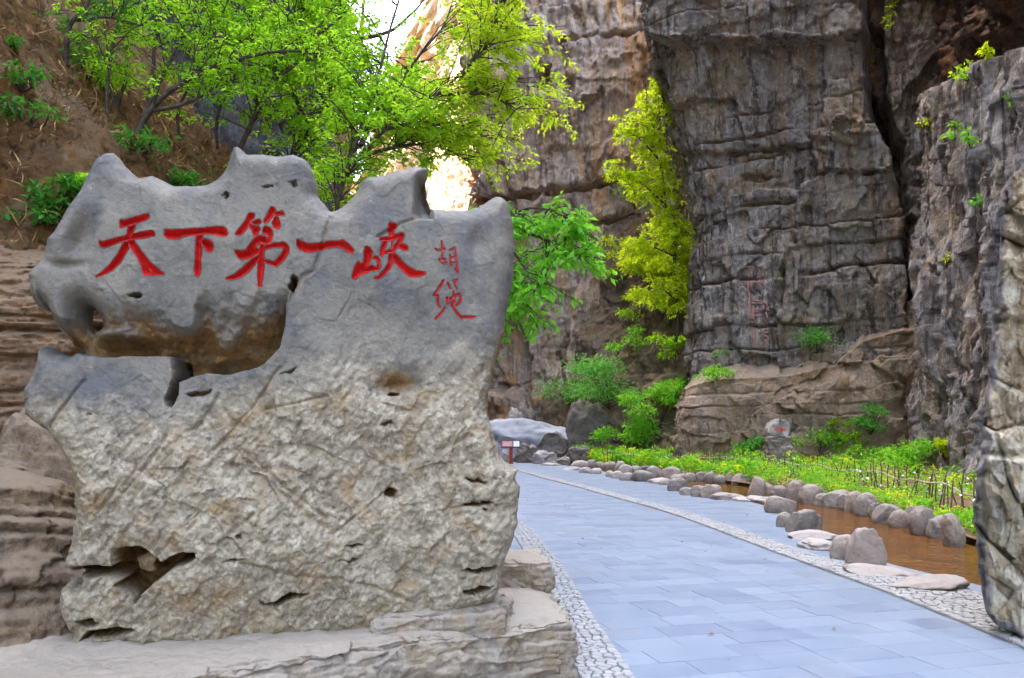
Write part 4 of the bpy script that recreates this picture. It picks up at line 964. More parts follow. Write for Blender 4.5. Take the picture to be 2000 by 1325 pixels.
def d_bank(B, s_):
    b1, _ = beds(B, s_, .13, 511, .05, .05, .12, .22); b2, _ = beds(B, s_, .045, 513, .018, .02, .08, .22)
    return b1 + b2 + .14 * fbm(B * 1.1, 4, 515) + .03 * fbm(B * 5, 4, 517, .6, True) + facets(s_ / .5, B[..., 2] / .4, B, 519, .08, 0, 0, True) + .012 * fbm(B * 16, 3, 521)
def sh_bank(B, s_):
    o = np.zeros_like(B); z = B[..., 2]; e = np.clip(z - 1.25, 0, None)
    o[..., 0] = -.62 * z - 1.6 * e; o[..., 1] = .12 * z + .8 * e; o[..., 2] = -.4 * e; return o
struct(cliff('rock_bank', [(-5.2, 2.2), (-3.3, 3.5), (-2.35, 4.3), (-2.02, 4.85), (-1.95, 5.5), (-2.5, 6.5)], -.1, 1.9, .016, .014, M['bank_rock'], d_bank, sh_bank), 'tan layered rock bank at the lower left beside the ledge')
bank_rock('rock_bank', (-3.1, 5.75, .5), 1.7, 1.0, 1.15, 507, 'dark rounded rock behind the left foot of the inscribed rock', -.2)

# ------------------------------------------------------------------ boulders along the pond
ORD = ['first', 'second', 'third', 'fourth', 'fifth', 'sixth', 'seventh', 'eighth', 'ninth', 'tenth', 'eleventh', 'twelfth', 'thirteenth', 'fourteenth', 'fifteenth', 'sixteenth', 'seventeenth', 'eighteenth', 'nineteenth', 'twentieth', 'twenty-first', 'twenty-second', 'twenty-third', 'twenty-fourth', 'twenty-fifth', 'twenty-sixth', 'twenty-seventh', 'twenty-eighth', 'twenty-ninth', 'thirtieth', 'thirty-first', 'thirty-second', 'thirty-third', 'thirty-fourth']
FRONT = [(1778,1896,1128,1158,'p'),(1692,1800,1108,1131,'p'),(1674,1734,1040,1109,'t'),(1636,1680,1053,1094,'p'),(1587,1645,1051,1076,'p'),(1566,1636,1034,1056,'p'),(1551,1605,1000,1042,'g'),(1522,1553,1004,1030,'g'),(1505,1551,970,1003,'g'),(1470,1514,966,982,'p'),(1443,1474,970,980,'p'),(1402,1450,958,977,'g'),(1375,1408,950,973,'g'),(1354,1379,951,971,'g'),(1331,1354,954,968,'p'),(1312,1344,938,960,'g'),(1292,1314,937,947,'p'),(1274,1312,930,945,'p'),(1240,1279,922,941,'g'),(1212,1240,926,939,'p'),(1197,1215,922,935,'p'),(1185,1200,921,932,'p'),(1155,1174,916,926,'p'),(1134,1154,914,924,'p'),(1100,1132,911,919,'p'),(1060,1090,902,910,'p')]
BACK = [(1858,1890,1005,1070,'g'),(1821,1869,1007,1053,'g'),(1792,1836,990,1047,'g'),(1773,1798,990,1032,'g'),(1742,1780,997,1032,'g'),(1715,1761,986,1024,'g'),(1703,1728,982,1013,'g'),(1678,1715,964,1009,'g'),(1657,1686,960,1001,'g'),(1640,1661,966,997,'g'),(1620,1674,960,993,'g'),(1595,1624,964,989,'g'),(1570,1611,946,986,'g'),(1543,1580,940,981,'g'),(1510,1545,949,974,'g'),(1485,1512,943,966,'g'),(1466,1497,932,970,'g'),(1437,1478,924,948,'p'),(1420,1437,920,945,'g'),(1398,1420,928,945,'g'),(1379,1402,921,943,'g'),(1358,1381,922,941,'g'),(1337,1360,924,941,'g'),(1312,1344,926,945,'g'),(1295,1330,912,935,'g'),(1265,1292,910,930,'p'),(1250,1272,909,924,'d'),(1233,1255,909,926,'p'),(1209,1236,909,927,'p'),(1202,1222,901,918,'p'),(1180,1205,902,916,'g'),(1164,1184,902,915,'g'),(1146,1168,898,914,'g'),(1120,1150,900,914,'p')]
MT = {'p': 'boulder_pale', 'g': 'boulder', 't': 'boulder_pale', 'd': 'boulder_dark', 'b': 'boulder_blue'}
ADJ = {'p': 'pale', 'g': 'grey', 't': 'tall pinkish', 'd': 'dark'}
def shape_word(x0, x1, y0, y1):
    a = (x1 - x0) / (y1 - y0); return 'flat' if a > 2.2 else ('squat' if a > 1.35 else ('rounded' if a > .85 else 'upright'))
for row, zb, nm, grp in ((FRONT, 0.0, 'path edge of the pond', 'boulders between the path and the pond'), (BACK, -.13, 'garden side of the pond', 'boulders along the garden side of the pond')):
    for k, (x0, x1, y0, y1, c) in enumerate(row):
        p = G((x0 + x1) / 2, y1, zb); w = (x1 - x0) / FPX * p[1]; h = (y1 - y0) / FPX * p[1]
        flatb = w / h > 2.2
        if flatb: h *= .8                                   # much of a flat stone's height in the picture is its top face
        dp = min(max(w * .8, h * .7), 1.1); dp = max(dp, .6) if flatb else dp; p[1] += dp * (.42 if not flatb else .5)
        o = boulder('boulder', p, w * (1.2 if row is BACK else 1.3), dp, (h * (.98 if row is BACK else 1.1)) if not flatb else h, M[MT[c]], 600 + k + (40 if row is BACK else 0), 4 if p[1] < 22 else 3, rotz=.0, power=2.15, lump=.17 if not flatb else .24, sink=.15 if not flatb else .33, flat=.5, tilt=random.Random(k).uniform(-.15, .15))
        tag(o, f'{ADJ[c]} {shape_word(x0, x1, y0, y1)} boulder, {ORD[k]} from the right on the {nm}', 'boulder', grp)
# boulders by the sign at the bend
for (x0, x1, y0, y1, Y, c, lb, tl, dpf) in [
    (960,1116,834,890,41.5,'b','large bluish slab-like boulder behind the information sign',-.13,.75), (1051,1105,853,893,38.5,'d','brown tilted boulder leaning on the bluish slab',.25,.8), (1010,1050,873,903,37.2,'d','dark rounded boulder right of the information sign',0,.9),
    (1040,1086,886,909,36,'p','whitish angular boulder lying at the bend of the path',.2,.7), (1108,1158,876,904,37.5,'d','low brown boulder at the far left end of the garden',0,.8), (1104,1190,796,888,41,'d','biggest dark boulder, mossy, at the foot of the overgrown slope',.1,.9),
    (957,1008,823,866,44,'g','grey boulder left of the bluish slab under the banded cliff',0,.9), (987,1020,812,842,45.5,'p','tan boulder on top of the grey one under the banded cliff',0,.9), (978,998,884,904,37.6,'p','small white boulder behind the post of the information sign',0,.9), (1086,1112,896,908,36.3,'g','small grey stone in front of the brown tilted boulder',0,.9)]:
    w = (x1 - x0) / FPX * Y; h = (y1 - y0) / FPX * Y; p = P((x0 + x1) / 2, y1, Y); p[2] = max(min(p[2], .6), -.25)
    h = P(0, y0, Y)[2] - p[2]
    o = boulder('boulder', p, w * 1.1, w * dpf, h * 1.12, M[MT[c]], 700 + int(x0), 5, 0, tilt=-tl, power=2.8, flat=.8, lump=.26)
    if c == 'b': o.rotation_euler = (.42, .08, 0)
    tag(o, lb, 'boulder', 'boulders at the bend of the path')

# stone post with a painted stone on it
pp = P(1523, 900, 26.6); pp[2] = .12
pst = box_rock('stone_post', [(pp[0] - .38, pp[1] - .1), (pp[0] + .36, pp[1] - .1), (pp[0] + .34, pp[1] + .5), (pp[0] - .36, pp[1] + .5)], pp[2] - .1, P(0, 851, pp[1])[2], (40, 30, 50), M['boulder'], 801, .10, .03, .12, None, .16)
tag(pst, 'squared grey stone post standing in the garden under a rounded stone', 'stone post')
zt = P(0, 853, pp[1])[2]
def painted_mat():
    t = NT('painted_stone'); v = t.obj(); n = t.noise(v, 6, 8, .7)
    c = t.mix(t.ramp(n, .4, .65), (.22, .20, .185), (.36, .33, .31))
    x = t.n("ShaderNodeSeparateXYZ"); t.set(x.inputs[0], v)
    ex = t.math('DIVIDE', t.math('ADD', x.outputs[0], .02), .24); ez = t.math('DIVIDE', t.math('SUBTRACT', x.outputs[2], .22), .085)
    rr = t.math('ADD', t.math('MULTIPLY', ex, ex), t.math('MULTIPLY', ez, ez))
    c = t.mix(t.ramp(t.math('ADD', rr, t.math('MULTIPLY', t.math('SUBTRACT', n, .5), 3.0)), .9, 1.15, .85, 0), c, (.5, .10, .07))
    return t.done(c, .85, t.bump(t.noise(v, 22, 8, .7), .4, .03), .2)
st = boulder('painted_stone', (pp[0] + .02, pp[1] + .2, zt), 44 / FPX * pp[1], .6, 29 / FPX * pp[1], painted_mat(), 805, 4, sink=.08, power=3.4, flat=.9, lump=.22)
tag(st, 'rounded stone with a faded red mark resting on the stone post', 'stone')

# ------------------------------------------------------------------ information sign
sp = G(998, 906, 0); sign = empty('information_sign', sp, 'small red-brown information sign on a post at the bend', 'sign')
def bx(cx, cy, cz, sx_, sy_, sz_, rx=0):
    V = []
    for a in (-.5, .5):
        for b in (-.5, .5):
            for c in (-.5, .5):
                y, z = b * sy_, c * sz_; V.append((cx + a * sx_, cy + y * math.cos(rx) - z * math.sin(rx), cz + y * math.sin(rx) + z * math.cos(rx)))
    return V, [(0, 1, 3, 2), (4, 6, 7, 5), (0, 4, 5, 1), (2, 3, 7, 6), (0, 2, 6, 4), (1, 5, 7, 3)]
pieces_mesh('post', [bx(0, 0, .36, .15, .12, .76), bx(0, 0, .02, .22, .2, .04)], M['sign_post'], sign)
tl = R(55)
brd = pieces_mesh('board', [bx(-.02, -.02, .86, .86, .36, .045, tl)], M['sign_board'], sign)
def onboard(u, v, w, h, lift, mat, nm):
    V, F = bx(-.02 + u, -.02 + v * math.cos(tl) - lift * math.sin(tl), .86 + v * math.sin(tl) + lift * math.cos(tl), w, h, .006, tl); pieces_mesh(nm, [(V, F)], mat, brd)
onboard(-.14, 0, .48, .28, .026, M['sign_print'], 'printed_panel'); onboard(.26, .0, .26, .28, .026, M['sign_white'], 'picture_panel')
for k in range(4): onboard(-.14, .09 - k * .06, .40 - .06 * (k % 2), .016, .031, M['sign_white'], 'text_line')

# ------------------------------------------------------------------ wattle fence
fl = smooth_curve([(3.9, 35.2), (5.2, 33), (7.0, 29.5), (8.1, 26.5), (8.55, 23), (8.6, 19.5), (8.15, 16), (7.75, 14.2), (7.4, 12.6)], 400)
gz_c = lambda x, y: .12
fence = empty('wattle_fence', (8.6, 19.5, .1), 'low wattle fence of thin dark sticks with a pale rail along the garden', 'fence')
rf = random.Random(9); s = np.r_[0, np.cumsum(np.linalg.norm(np.diff(fl, axis=0), axis=1))]; a = .1
stick = []
for k in range(3):
    v, f = tube(np.array([(0, 0, -.15), (rf.uniform(-.02, .02), 0, .2), (rf.uniform(-.03, .03), rf.uniform(-.02, .02), .42), (0, 0, .62)]), [.013, .012, .010, .007], 5)
    me = bpy.data.meshes.new('stick'); me.from_pydata([tuple(q) for q in v], [], [tuple(q) for q in f]); me.materials.append(M['wood']); stick.append(me)
while a < s[-1]:
    x, y = np.interp(a, s, fl[:, 0]), np.interp(a, s, fl[:, 1])
    o = bpy.data.objects.new('stick', stick[rf.randrange(3)]); COL.objects.link(o)
    o.location = (x, y + rf.uniform(-.06, .06), .08); o.rotation_euler = (rf.gauss(0, .09), rf.gauss(0, .13), rf.random() * 6); sc_ = rf.uniform(.85, 1.25); o.scale = (1.25, 1.25, sc_)
    keep(o, fence); a += rf.uniform(.16, .34)
for i0, i1 in ((0, 95), (90, 190), (184, 280), (276, 345), (338, 399)):
    q = fl[i0:i1:6]; z = .52 + .04 * np.sin(np.arange(len(q)) * .9 + i0) + np.linspace(.03, -.03, len(q))
    v, f = tube(np.column_stack([q[:, 0] - .02, q[:, 1] - .03, z]), np.linspace(.020, .013, len(q)), 6)
    o = mesh_np('rail', v, f, M['pole']); keep(o, fence)

# ------------------------------------------------------------------ leaves, trees, shrubs
RG = np.random.default_rng(12)
def leaf_mesh(name, C, D, size, mat, wr=.42, fold=.18, up=.55, parent=None):
    """one mesh of leaf blades: C base points, D directions"""
    n = len(C); C = np.asarray(C); D = np.asarray(D) + 1e-6; D = D / np.linalg.norm(D, axis=1)[:, None]
    U = RG.normal(size=(n, 3)); U[:, 2] += up * 2.5
    S = np.cross(D, U); S /= np.linalg.norm(S, axis=1)[:, None] + 1e-9; N = np.cross(S, D)
    L = (size * RG.uniform(.45, 1.4, n))[:, None]
    V = np.stack([C, C + D * L * .45 + S * L * wr * .5 + N * L * fold * .5, C + D * L - N * L * .12, C + D * L * .45 - S * L * wr * .5 + N * L * fold * .5], 1).reshape(-1, 3)
    F = np.arange(4 * n).reshape(n, 4)
    r = np.repeat(RG.random(n), 4)
    return mesh_np(name, V, F, mat, parent, smooth=False, attrs={'rnd': r})
def spray(p0, p1, n, size, flat=.35):
    """leaves set in pairs along a twig"""
    d = p1 - p0; t = RG.uniform(.05, 1, n); C = p0 + d * t[:, None]
    dn = d / (np.linalg.norm(d) + 1e-9); sd_ = np.cross(dn, [0, 0, 1]); sd_ /= np.linalg.norm(sd_) + 1e-6
    sg = np.where(RG.random(n) < .5, 1, -1)[:, None]
    D = dn * RG.uniform(.2, 1.0, (n, 1)) + sd_ * sg * RG.uniform(.4, 1, (n, 1)) + RG.normal(size=(n, 3)) * flat + np.array([0, 0, -.18])
    return C + RG.normal(size=(n, 3)) * size * .35, D
def tree(name, limbs, twigs, size, nleaf, mats, label, cat='tree', group=None, r0=.045, tl=(.5, 1.2), sub=3, start=.3, droop=.0, rise=.25, spread=1.0, subl=.45):
    """limbs: polylines of world points, the first starts at the ground"""
    tubes = []; tubes_b = []; C, D = [], []
    base = np.asarray(limbs[0][0]); root = empty(name, tuple(base), label, cat, group)
    for li, L in enumerate(limbs):
        L = np.asarray(L, float); pts = smooth_curve(L, 26); pts = pts + .03 * np.linalg.norm(L[-1] - L[0]) * np.stack([fbm(np.column_stack([np.arange(26) * .13, np.full(26, li * 5.1 + k * 9), np.full(26, base[0])]), 2, 5 + k) for k in range(3)], -1) * np.linspace(0, 1, 26)[:, None]
        ra = r0 * (1 if li == 0 else .62); tubes.append(tube(pts, np.linspace(ra, ra * .22, 26), 7))
        ln = np.linalg.norm(L[-1] - L[0]); nt = int(twigs * ln)
        for _ in range(nt):
            t = RG.uniform(start, 1.0); k = min(24, int(t * 25)); p = pts[k]; tg = pts[k + 1] - pts[k]; tg /= np.linalg.norm(tg)
            dr = RG.normal(size=3) * spread; dr[2] = dr[2] * .45 + rise; dr += tg * .6; dr /= np.linalg.norm(dr)
            l = RG.uniform(*tl) * (1.15 - .4 * t); e = p + dr * l + np.array([0, 0, -droop * l]); m = (p + e) / 2 + np.array([0, 0, .08 * l])
            gx_, gy_ = proj(e)
            if 700 < gx_ < 905 and gy_ < 135 - .35 * abs(gx_ - 810) and RG.random() < .94: continue
            tubes_b.append(tube(np.array([p, m, e]), [ra * .16 + .003, .006, .003], 4))
            for s_ in range(sub):
                q = p + (e - p) * RG.uniform(.25, 1); d2 = (e - p) / l + RG.normal(size=3) * .75; d2[2] *= .45; d2 /= np.linalg.norm(d2)
                q2 = q + d2 * l * RG.uniform(.6, 1.2) * subl + np.array([0, 0, -.1 * l - droop * l * .5])
                tubes_b.append(tube(np.array([q, q2]), [.004, .002], 3))
                c, dd = spray(q, q2, nleaf, size); C.append(c); D.append(dd)
    v, f = join_np(tubes); keep(mesh_np('trunk', v, f, M['bark']), root)
    v, f = join_np(tubes_b); keep(mesh_np('twigs', v, f, M['bark']), root)
    C = np.concatenate(C); D = np.concatenate(D)
    if len(mats) == 1: keep(leaf_mesh('crown', C, D, size, M[mats[0]]), root)
    else:
        ax, _ = proj(C); w = sstep(mats[2][0], mats[2][1], ax) ; m = RG.random(len(C)) < w
        keep(leaf_mesh('crown', C[~m], D[~m], size, M[mats[0]]), root); keep(leaf_mesh('crown', C[m], D[m], size, M[mats[1]]), root)
    return root
def LP(*pts): return [P(a, b, c) for a, b, c in pts]

tree('tree', [[np.array([-1.95, 9.3, 1.0])] + LP((655, 430, 9.2), (668, 380, 9.2), (690, 320, 9.1), (715, 205, 9.2), (745, 90, 9.4), (775, 0, 9.6), (795, -90, 9.8)),
              LP((690, 322, 9.1), (760, 240, 9.0), (850, 190, 8.9), (930, 115, 8.7), (985, 50, 8.6)),
              LP((700, 308, 9.1), (770, 285, 9.4), (850, 280, 9.8), (925, 320, 10)),
              LP((705, 285, 9.1), (740, 210, 9.4), (800, 130, 9.8), (870, 50, 10), (900, -40, 10.2)),
              LP((860, 185, 8.9), (940, 180, 8.9), (980, 195, 8.9), (1015, 215, 9.0)),
              LP((900, 150, 8.8), (960, 60, 9), (1000, -30, 9.2)),
              LP((740, 255, 9.0), (830, 235, 9.3), (910, 260, 9.6), (960, 270, 9.8))],
     27, .062, 27, ('leaf', 'leaf_lime', (720, 1000)), 'slender multi-stemmed tree rising right behind the inscribed rock', group='trees behind the inscribed rock', r0=.042, tl=(.4, 1.0), start=.25)  # crown shifts to lighter lime on the right: sunlight put into leaf colour
tree('tree', [[np.array([-3.6, 12.2, 4.2])] + LP((570, 300, 12), (622, 220, 12), (680, 112, 12.2), (702, 30, 12.4), (718, -80, 12.6)),
              LP((640, 190, 12), (740, 150, 12.2), (850, 110, 12.4)), LP((600, 250, 12), (560, 150, 12.4), (545, 40, 12.8)), LP((660, 150, 12), (620, 80, 12.4), (630, -30, 12.8)), LP((690, 80, 12), (780, 60, 12), (840, -20, 12)),
              LP((585, 280, 12), (680, 250, 12.3), (800, 215, 12.6))],
     22, .070, 25, ('leaf',), 'slim tree leaning right, growing between the others on the hillside edge', group='trees behind the inscribed rock', r0=.06, tl=(.5, 1.2), start=.2)
tree('tree', [[np.array([-4.0, 11, 4.6])] + LP((478, 275, 11), (520, 170, 11), (560, 80, 11.2), (590, 10, 11.4), (612, -80, 11.6)),
              LP((530, 160, 11), (600, 112, 11), (700, 100, 11), (790, 116, 11.2)), LP((505, 210, 11), (470, 110, 11.3), (460, 0, 11.6)), LP((545, 110, 11), (640, 60, 11), (720, -20, 11))],
     21, .068, 24, ('leaf',), 'slim tree with upright stem, middle one on the hillside', group='trees behind the inscribed rock', r0=.042, tl=(.5, 1.1), start=.3)
tree('tree', [[np.array([-4.75, 10, 4.7])] + LP((268, 252, 10), (310, 195, 10), (370, 160, 10), (450, 112, 10), (560, 98, 10), (650, 112, 10)),
              LP((278, 235, 10), (330, 120, 10.2), (382, 20, 10.4), (402, -60, 10.5)), LP((290, 218, 10), (380, 200, 10), (440, 150, 10.2), (500, 60, 10.5)), LP((300, 160, 10.1), (300, 80, 10.4), (330, -20, 10.6))],
     13, .062, 19, ('leaf',), 'leaning tree with long pale limb at the left of the hillside', group='trees behind the inscribed rock', r0=.045, tl=(.4, .9), start=.3)
tree('tree', [[P(120, 70, 9.6) + np.array([0, .1, -.3])] + LP((130, 55, 9.6), (165, 15, 9.7), (200, -40, 9.8)), LP((150, 40, 9.6), (220, 30, 9.8), (290, 60, 10))],
     9, .07, 10, ('leaf_dark',), 'small dark-leaved tree at the top left corner of the hillside', group='trees behind the inscribed rock', r0=.035, tl=(.3, .7), start=.2)
tree('tree', [[np.array([-.45, 7.7, -.02]), np.array([-.40, 7.8, 1.6]), np.array([-.30, 7.9, 2.9])] + LP((965, 430, 8.0), (1050, 405, 8.0), (1110, 425, 7.9), (1165, 470, 7.8)),
              LP((965, 440, 8), (1040, 455, 8), (1090, 480, 7.9), (1130, 500, 7.9)), LP((965, 460, 8.0), (1015, 500, 7.9), (1045, 560, 7.8)), LP((970, 480, 8.0), (1000, 540, 7.9), (1005, 600, 7.9))],
     19, .085, 13, ('leaf_bright',), 'drooping broad-leaved tree reaching out right of the inscribed rock', r0=.035, tl=(.25, .5), start=.55, droop=.35, rise=.05, subl=.5)

for k_, (x_, y_, Y_, tx, ty, ht) in enumerate([(205, 190, 9.7, 235, 20, 'left'), (345, 215, 10.3, 440, 20, 'middle'), (420, 235, 10.8, 500, 30, 'right')]):
    b_ = P(x_, y_, Y_)
    tree('tree', [[b_ + np.array([0, .1, -.35]), b_] + LP(((x_ * .6 + tx * .4), (y_ * .6 + ty * .4) + 12, Y_), (tx, ty, Y_ + .2), (tx + 25, ty - 90, Y_ + .3)), LP((x_ * .7 + tx * .3, y_ * .7 + ty * .3, Y_), (tx - 55, ty + 40, Y_), (tx - 80, ty - 40, Y_))],
         9, .058, 14, ('leaf',), f'thin upright sapling on the earth slope, {ht} one of three', group='saplings on the earth slope', r0=.022, tl=(.3, .8), start=.3)
tree('tree', [[np.array([7.3, 36.6, 5.4])] + LP((1326, 640, 36.4), (1322, 560, 36.2), (1308, 440, 36), (1290, 330, 35.8), (1268, 230, 35.6), (1255, 160, 35.5)),
              LP((1300, 400, 36), (1255, 360, 35.6), (1215, 330, 35.4)), LP((1285, 310, 35.8), (1250, 270, 35.5), (1215, 250, 35.3)), LP((1315, 500, 36), (1270, 480, 35.5), (1235, 470, 35.2)), LP((1324, 590, 36.2), (1290, 560, 35.7), (1250, 570, 35.4)),
              LP((1275, 250, 35.6), (1300, 190, 35.4), (1310, 150, 35.3)), LP((1318, 540, 36), (1320, 480, 35.4), (1318, 420, 35.2))],
     12, .17, 17, ('leaf_yel',), 'tall yellow-green tree trailing down the edge of the grey cliff', r0=.07, tl=(.5, 1.1), start=.12, droop=.15, rise=.1, subl=.6)
DG = None
def hit(px, py, fallback=20.0):
    global DG
    if DG is None: bpy.context.view_layer.update(); DG = bpy.context.evaluated_depsgraph_get()
    dv = Vector(((px - 1000) / FPX, 1, -(py - HOR) / FPX)); org = Vector((0, 0, CAMH))
    for _ in range(6):
        ok_, loc, nrm_, idx_, ob, mx = SC.ray_cast(DG, org, dv.normalized())
        if not ok_: break
        if ob.name.split('.')[0] in ('crown', 'twigs', 'trunk', 'stick', 'rail', 'foliage', 'stems', 'rock_body', 'carved_character'):
            org = loc + dv.normalized() * .01; continue
        return np.array(loc)
    return P(px, py, fallback)
def shrub(px, py, w, h, mat, label, cat='shrub', n=700, size=None, Y=None, clumps=9, name='shrub', group=None, lean=0.0, hang=False, depth=.7):
    """px,py: where it is rooted (photo px); w,h its spread in photo px"""
    b = hit(px, py) if Y is None else P(px, py, Y)
    k = b[1] / FPX; W, H = w * k, h * k; size = size or .09
    root = empty(name, tuple(b), label, cat, group)
    cc = np.column_stack([RG.normal(size=clumps) * .30 * W, RG.normal(size=clumps) * .24 * W * depth - .2 * W * depth, RG.uniform(.25, .95, clumps) * H * (-1 if hang else 1)])
    cc[:, 0] = np.clip(cc[:, 0], -.5 * W, .5 * W) + lean * cc[:, 2]
    cc = cc + b
    st = [tube(np.array([b, (b + c) / 2 + RG.normal(size=3) * .06 * W, c]), [.012 + .01 * H / 2, .010, .004], 4) for c in cc]
    v, f = join_np(st); keep(mesh_np('stems', v, f, M['bark']), root)
    per = n // clumps; C, D = [], []
    for c in cc:
        rr = RG.uniform(.16, .30) * max(W, H * .8)
        q = RG.normal(size=(per, 3)); q /= np.linalg.norm(q, axis=1)[:, None]; q *= (RG.random((per, 1)) ** .5) * rr; q[:, 2] *= .5
        C.append(c + q); D.append(q + RG.normal(size=(per, 3)) * rr * .5 + np.array([0, 0, -.1 * rr]))
    keep(leaf_mesh('foliage', np.concatenate(C), np.concatenate(D), size, M[mat]), root)
    return root
# yellow-green saplings in the corner of the cliffs
for a in [(1285, 560, 120, 120, 'leaf_yel', 'yellow-green shrub midway down the overgrown slope', 3000, .20, 13, 0),
          (1315, 590, 90, 100, 'leaf_yel', 'drooping yellow-green shrub low on the cliff edge', 1800, .20, 9, 0),
          (1225, 520, 90, 60, 'leaf_yel', 'pale yellow tuft left of the yellow cascade', 900, .19, 7, 0),
          (1240, 410, 90, 70, 'leaf', 'small green shrub left of the yellow saplings', 600, .19, 6, 0),
          (1310, 640, 110, 90, 'leaf', 'loose green shrub against the left edge of the grey cliff', 900, .20, 7, 0),
          (1230, 640, 90, 60, 'leaf', 'thin green shrub on the bare middle of the slope', 500, .19, 6, 0),
          (1240, 700, 90, 60, 'leaf_bright', 'small bright shrub above the big fern clump', 600, .19, 6, 0),
          (1320, 720, 70, 70, 'leaf', 'green shrub tucked beside the rock terrace', 600, .19, 6, 0),
          (1190, 800, 170, 110, 'leaf_fern', 'wide feathery green shrub above the biggest dark boulder', 2400, .20, 12, 0),
          (1110, 790, 120, 45, 'leaf_fern', 'low spreading green shrub at the left of the slope', 1000, .18, 8, 0),
          (1285, 840, 110, 90, 'leaf_bright', 'dense bright green bush right of the feathery shrub', 2000, .19, 10, 0),
          (1235, 885, 120, 75, 'leaf_bright', 'rounded bright bush at the far end of the fence', 1800, .17, 10, 0),
          (1200, 560, 50, 40, 'leaf', 'tuft of leaves on the bare rock of the slope', 250, .18, 4, 0),
          (1320, 800, 60, 60, 'leaf_bright', 'green bush pressed against the end of the terrace', 700, .18, 6, 0)]:
    shrub(a[0], a[1], a[2], a[3], a[4], a[5], n=a[6], size=a[7], clumps=a[8], lean=a[9], group='shrubs on the overgrown slope')
# plants of the garden and the terrace
for a in [(1595, 690, 105, 45, 'leaf_fern', 'long low green shrub on the terrace below the cliff', 900, .13, 9), (1400, 745, 75, 26, 'leaf_bright', 'grassy green tuft on the left shoulder of the terrace', 600, .12, 7), (1400, 700, 30, 16, 'leaf_bright', 'tiny green tuft at the foot of the grey cliff', 120, .10, 3),
          (1470, 898, 70, 55, 'leaf_fern', 'leafy green shrub left of the stone post', 700, .13, 8), (1600, 890, 100, 62, 'leaf_bright', 'wide leafy shrub right of the stone post', 1100, .13, 9), (1700, 850, 75, 60, 'leaf_fern', 'blue-green shrub against the brown terrace wall', 600, .13, 8), (1637, 835, 28, 30, 'leaf', 'small upright shrub on the terrace wall', 200, .12, 4),
          (1790, 925, 120, 62, 'leaf_bright', 'largest bright green bush behind the fence on the right', 1700, .11, 12), (1700, 905, 90, 35, 'leaf_bright', 'low bright bush in the middle of the garden', 700, .11, 8), (1845, 900, 40, 40, 'leaf_yel', 'yellow-green bush at the foot of the fluted cliff', 400, .11, 5), (1640, 870, 60, 30, 'leaf', 'green clump behind the wide leafy shrub', 400, .12, 5)]:
    shrub(a[0], a[1], a[2], a[3], a[4], a[5], n=a[6], size=a[7], clumps=a[8], group='shrubs in the walled garden')
for a in [(1715, 125, 26, 40, 'leaf_yel', 'yellow-green sprig in the dark cleft of the cliff', 60), (1742, 70, 26, 44, 'leaf_yel', 'leafy sprig near the top of the dark cleft', 70), (1752, 20, 24, 22, 'leaf_yel', 'small sprig at the top edge of the cleft', 40), (1705, 140, 24, 30, 'leaf', 'small green sprig on the left lip of the cleft', 50),
          (1812, 265, 36, 34, 'leaf_yel', 'yellow sprig on the left edge of the fluted cliff', 70), (1890, 160, 46, 34, 'leaf', 'green tuft high on the fluted cliff', 110), (1925, 120, 34, 26, 'leaf_yel', 'pale green tuft near the top right corner', 70), (1865, 275, 30, 40, 'leaf_bright', 'green sprig in the middle of the fluted cliff', 70), (1895, 290, 26, 34, 'leaf_bright', 'leafy sprig right of the middle of the fluted cliff', 60),
          (1850, 520, 16, 22, 'leaf_yel', 'single yellowish sprig low on the fluted cliff', 20), (1915, 420, 22, 40, 'leaf_fern', 'dark green fern beside the pale foreground rock', 60), (1985, 225, 34, 40, 'leaf_bright', 'large bright leaf sprig at the right edge', 24), (1390, 212, 8, 8, 'leaf_bright', 'tiny green dot of a plant on the grey cliff', 10), (1530, 515, 8, 14, 'leaf_bright', 'tiny plant in the crack of the grey cliff', 14), (1524, 555, 8, 16, 'leaf_bright', 'tiny trailing plant below the crack of the grey cliff', 14)]:
    shrub(a[0], a[1], a[2], a[3], a[4], a[5], n=a[6], size=.14, clumps=4, name='cliff_plant', cat='plant', group='small plants on the cliffs')
for a in [(120, 415, 90, 60, 'leaf_dark', 'green weed clump left of the horn of the inscribed rock', 420, 9), (70, 440, 80, 50, 'leaf_dark', 'dark weed patch at the left above the sandstone', 380, 8), (160, 390, 40, 40, 'leaf', 'bright little weed touching the inscribed rock on the left', 180, 5), (345, 372, 90, 30, 'leaf_dark', 'weeds behind the dip in the top of the inscribed rock', 300, 7), (20, 95, 50, 20, 'leaf_dark', 'small fern high on the left of the earth slope', 110, 4), (230, 215, 130, 120, 'leaf', 'thin green shrub on the slope under the leaning tree', 700, 10), (170, 160, 120, 80, 'leaf_dark', 'dark-leaved shrub in the upper middle of the earth slope', 450, 8), (420, 250, 90, 60, 'leaf_dark', 'dark shrub at the foot of the middle tree', 350, 7), (60, 250, 110, 40, 'leaf_dark', 'thin straggling weeds halfway up the left edge of the slope', 260, 9), (280, 300, 120, 35, 'leaf_dark', 'low weeds on bare earth between the two left horns', 260, 9), (40, 180, 90, 50, 'leaf_dark', 'loose green weeds under the high fern on the left', 220, 8)]:
    shrub(a[0], a[1], a[2], a[3], a[4], a[5], n=a[6], size=.07, clumps=a[7], group='weeds on the earth slope')

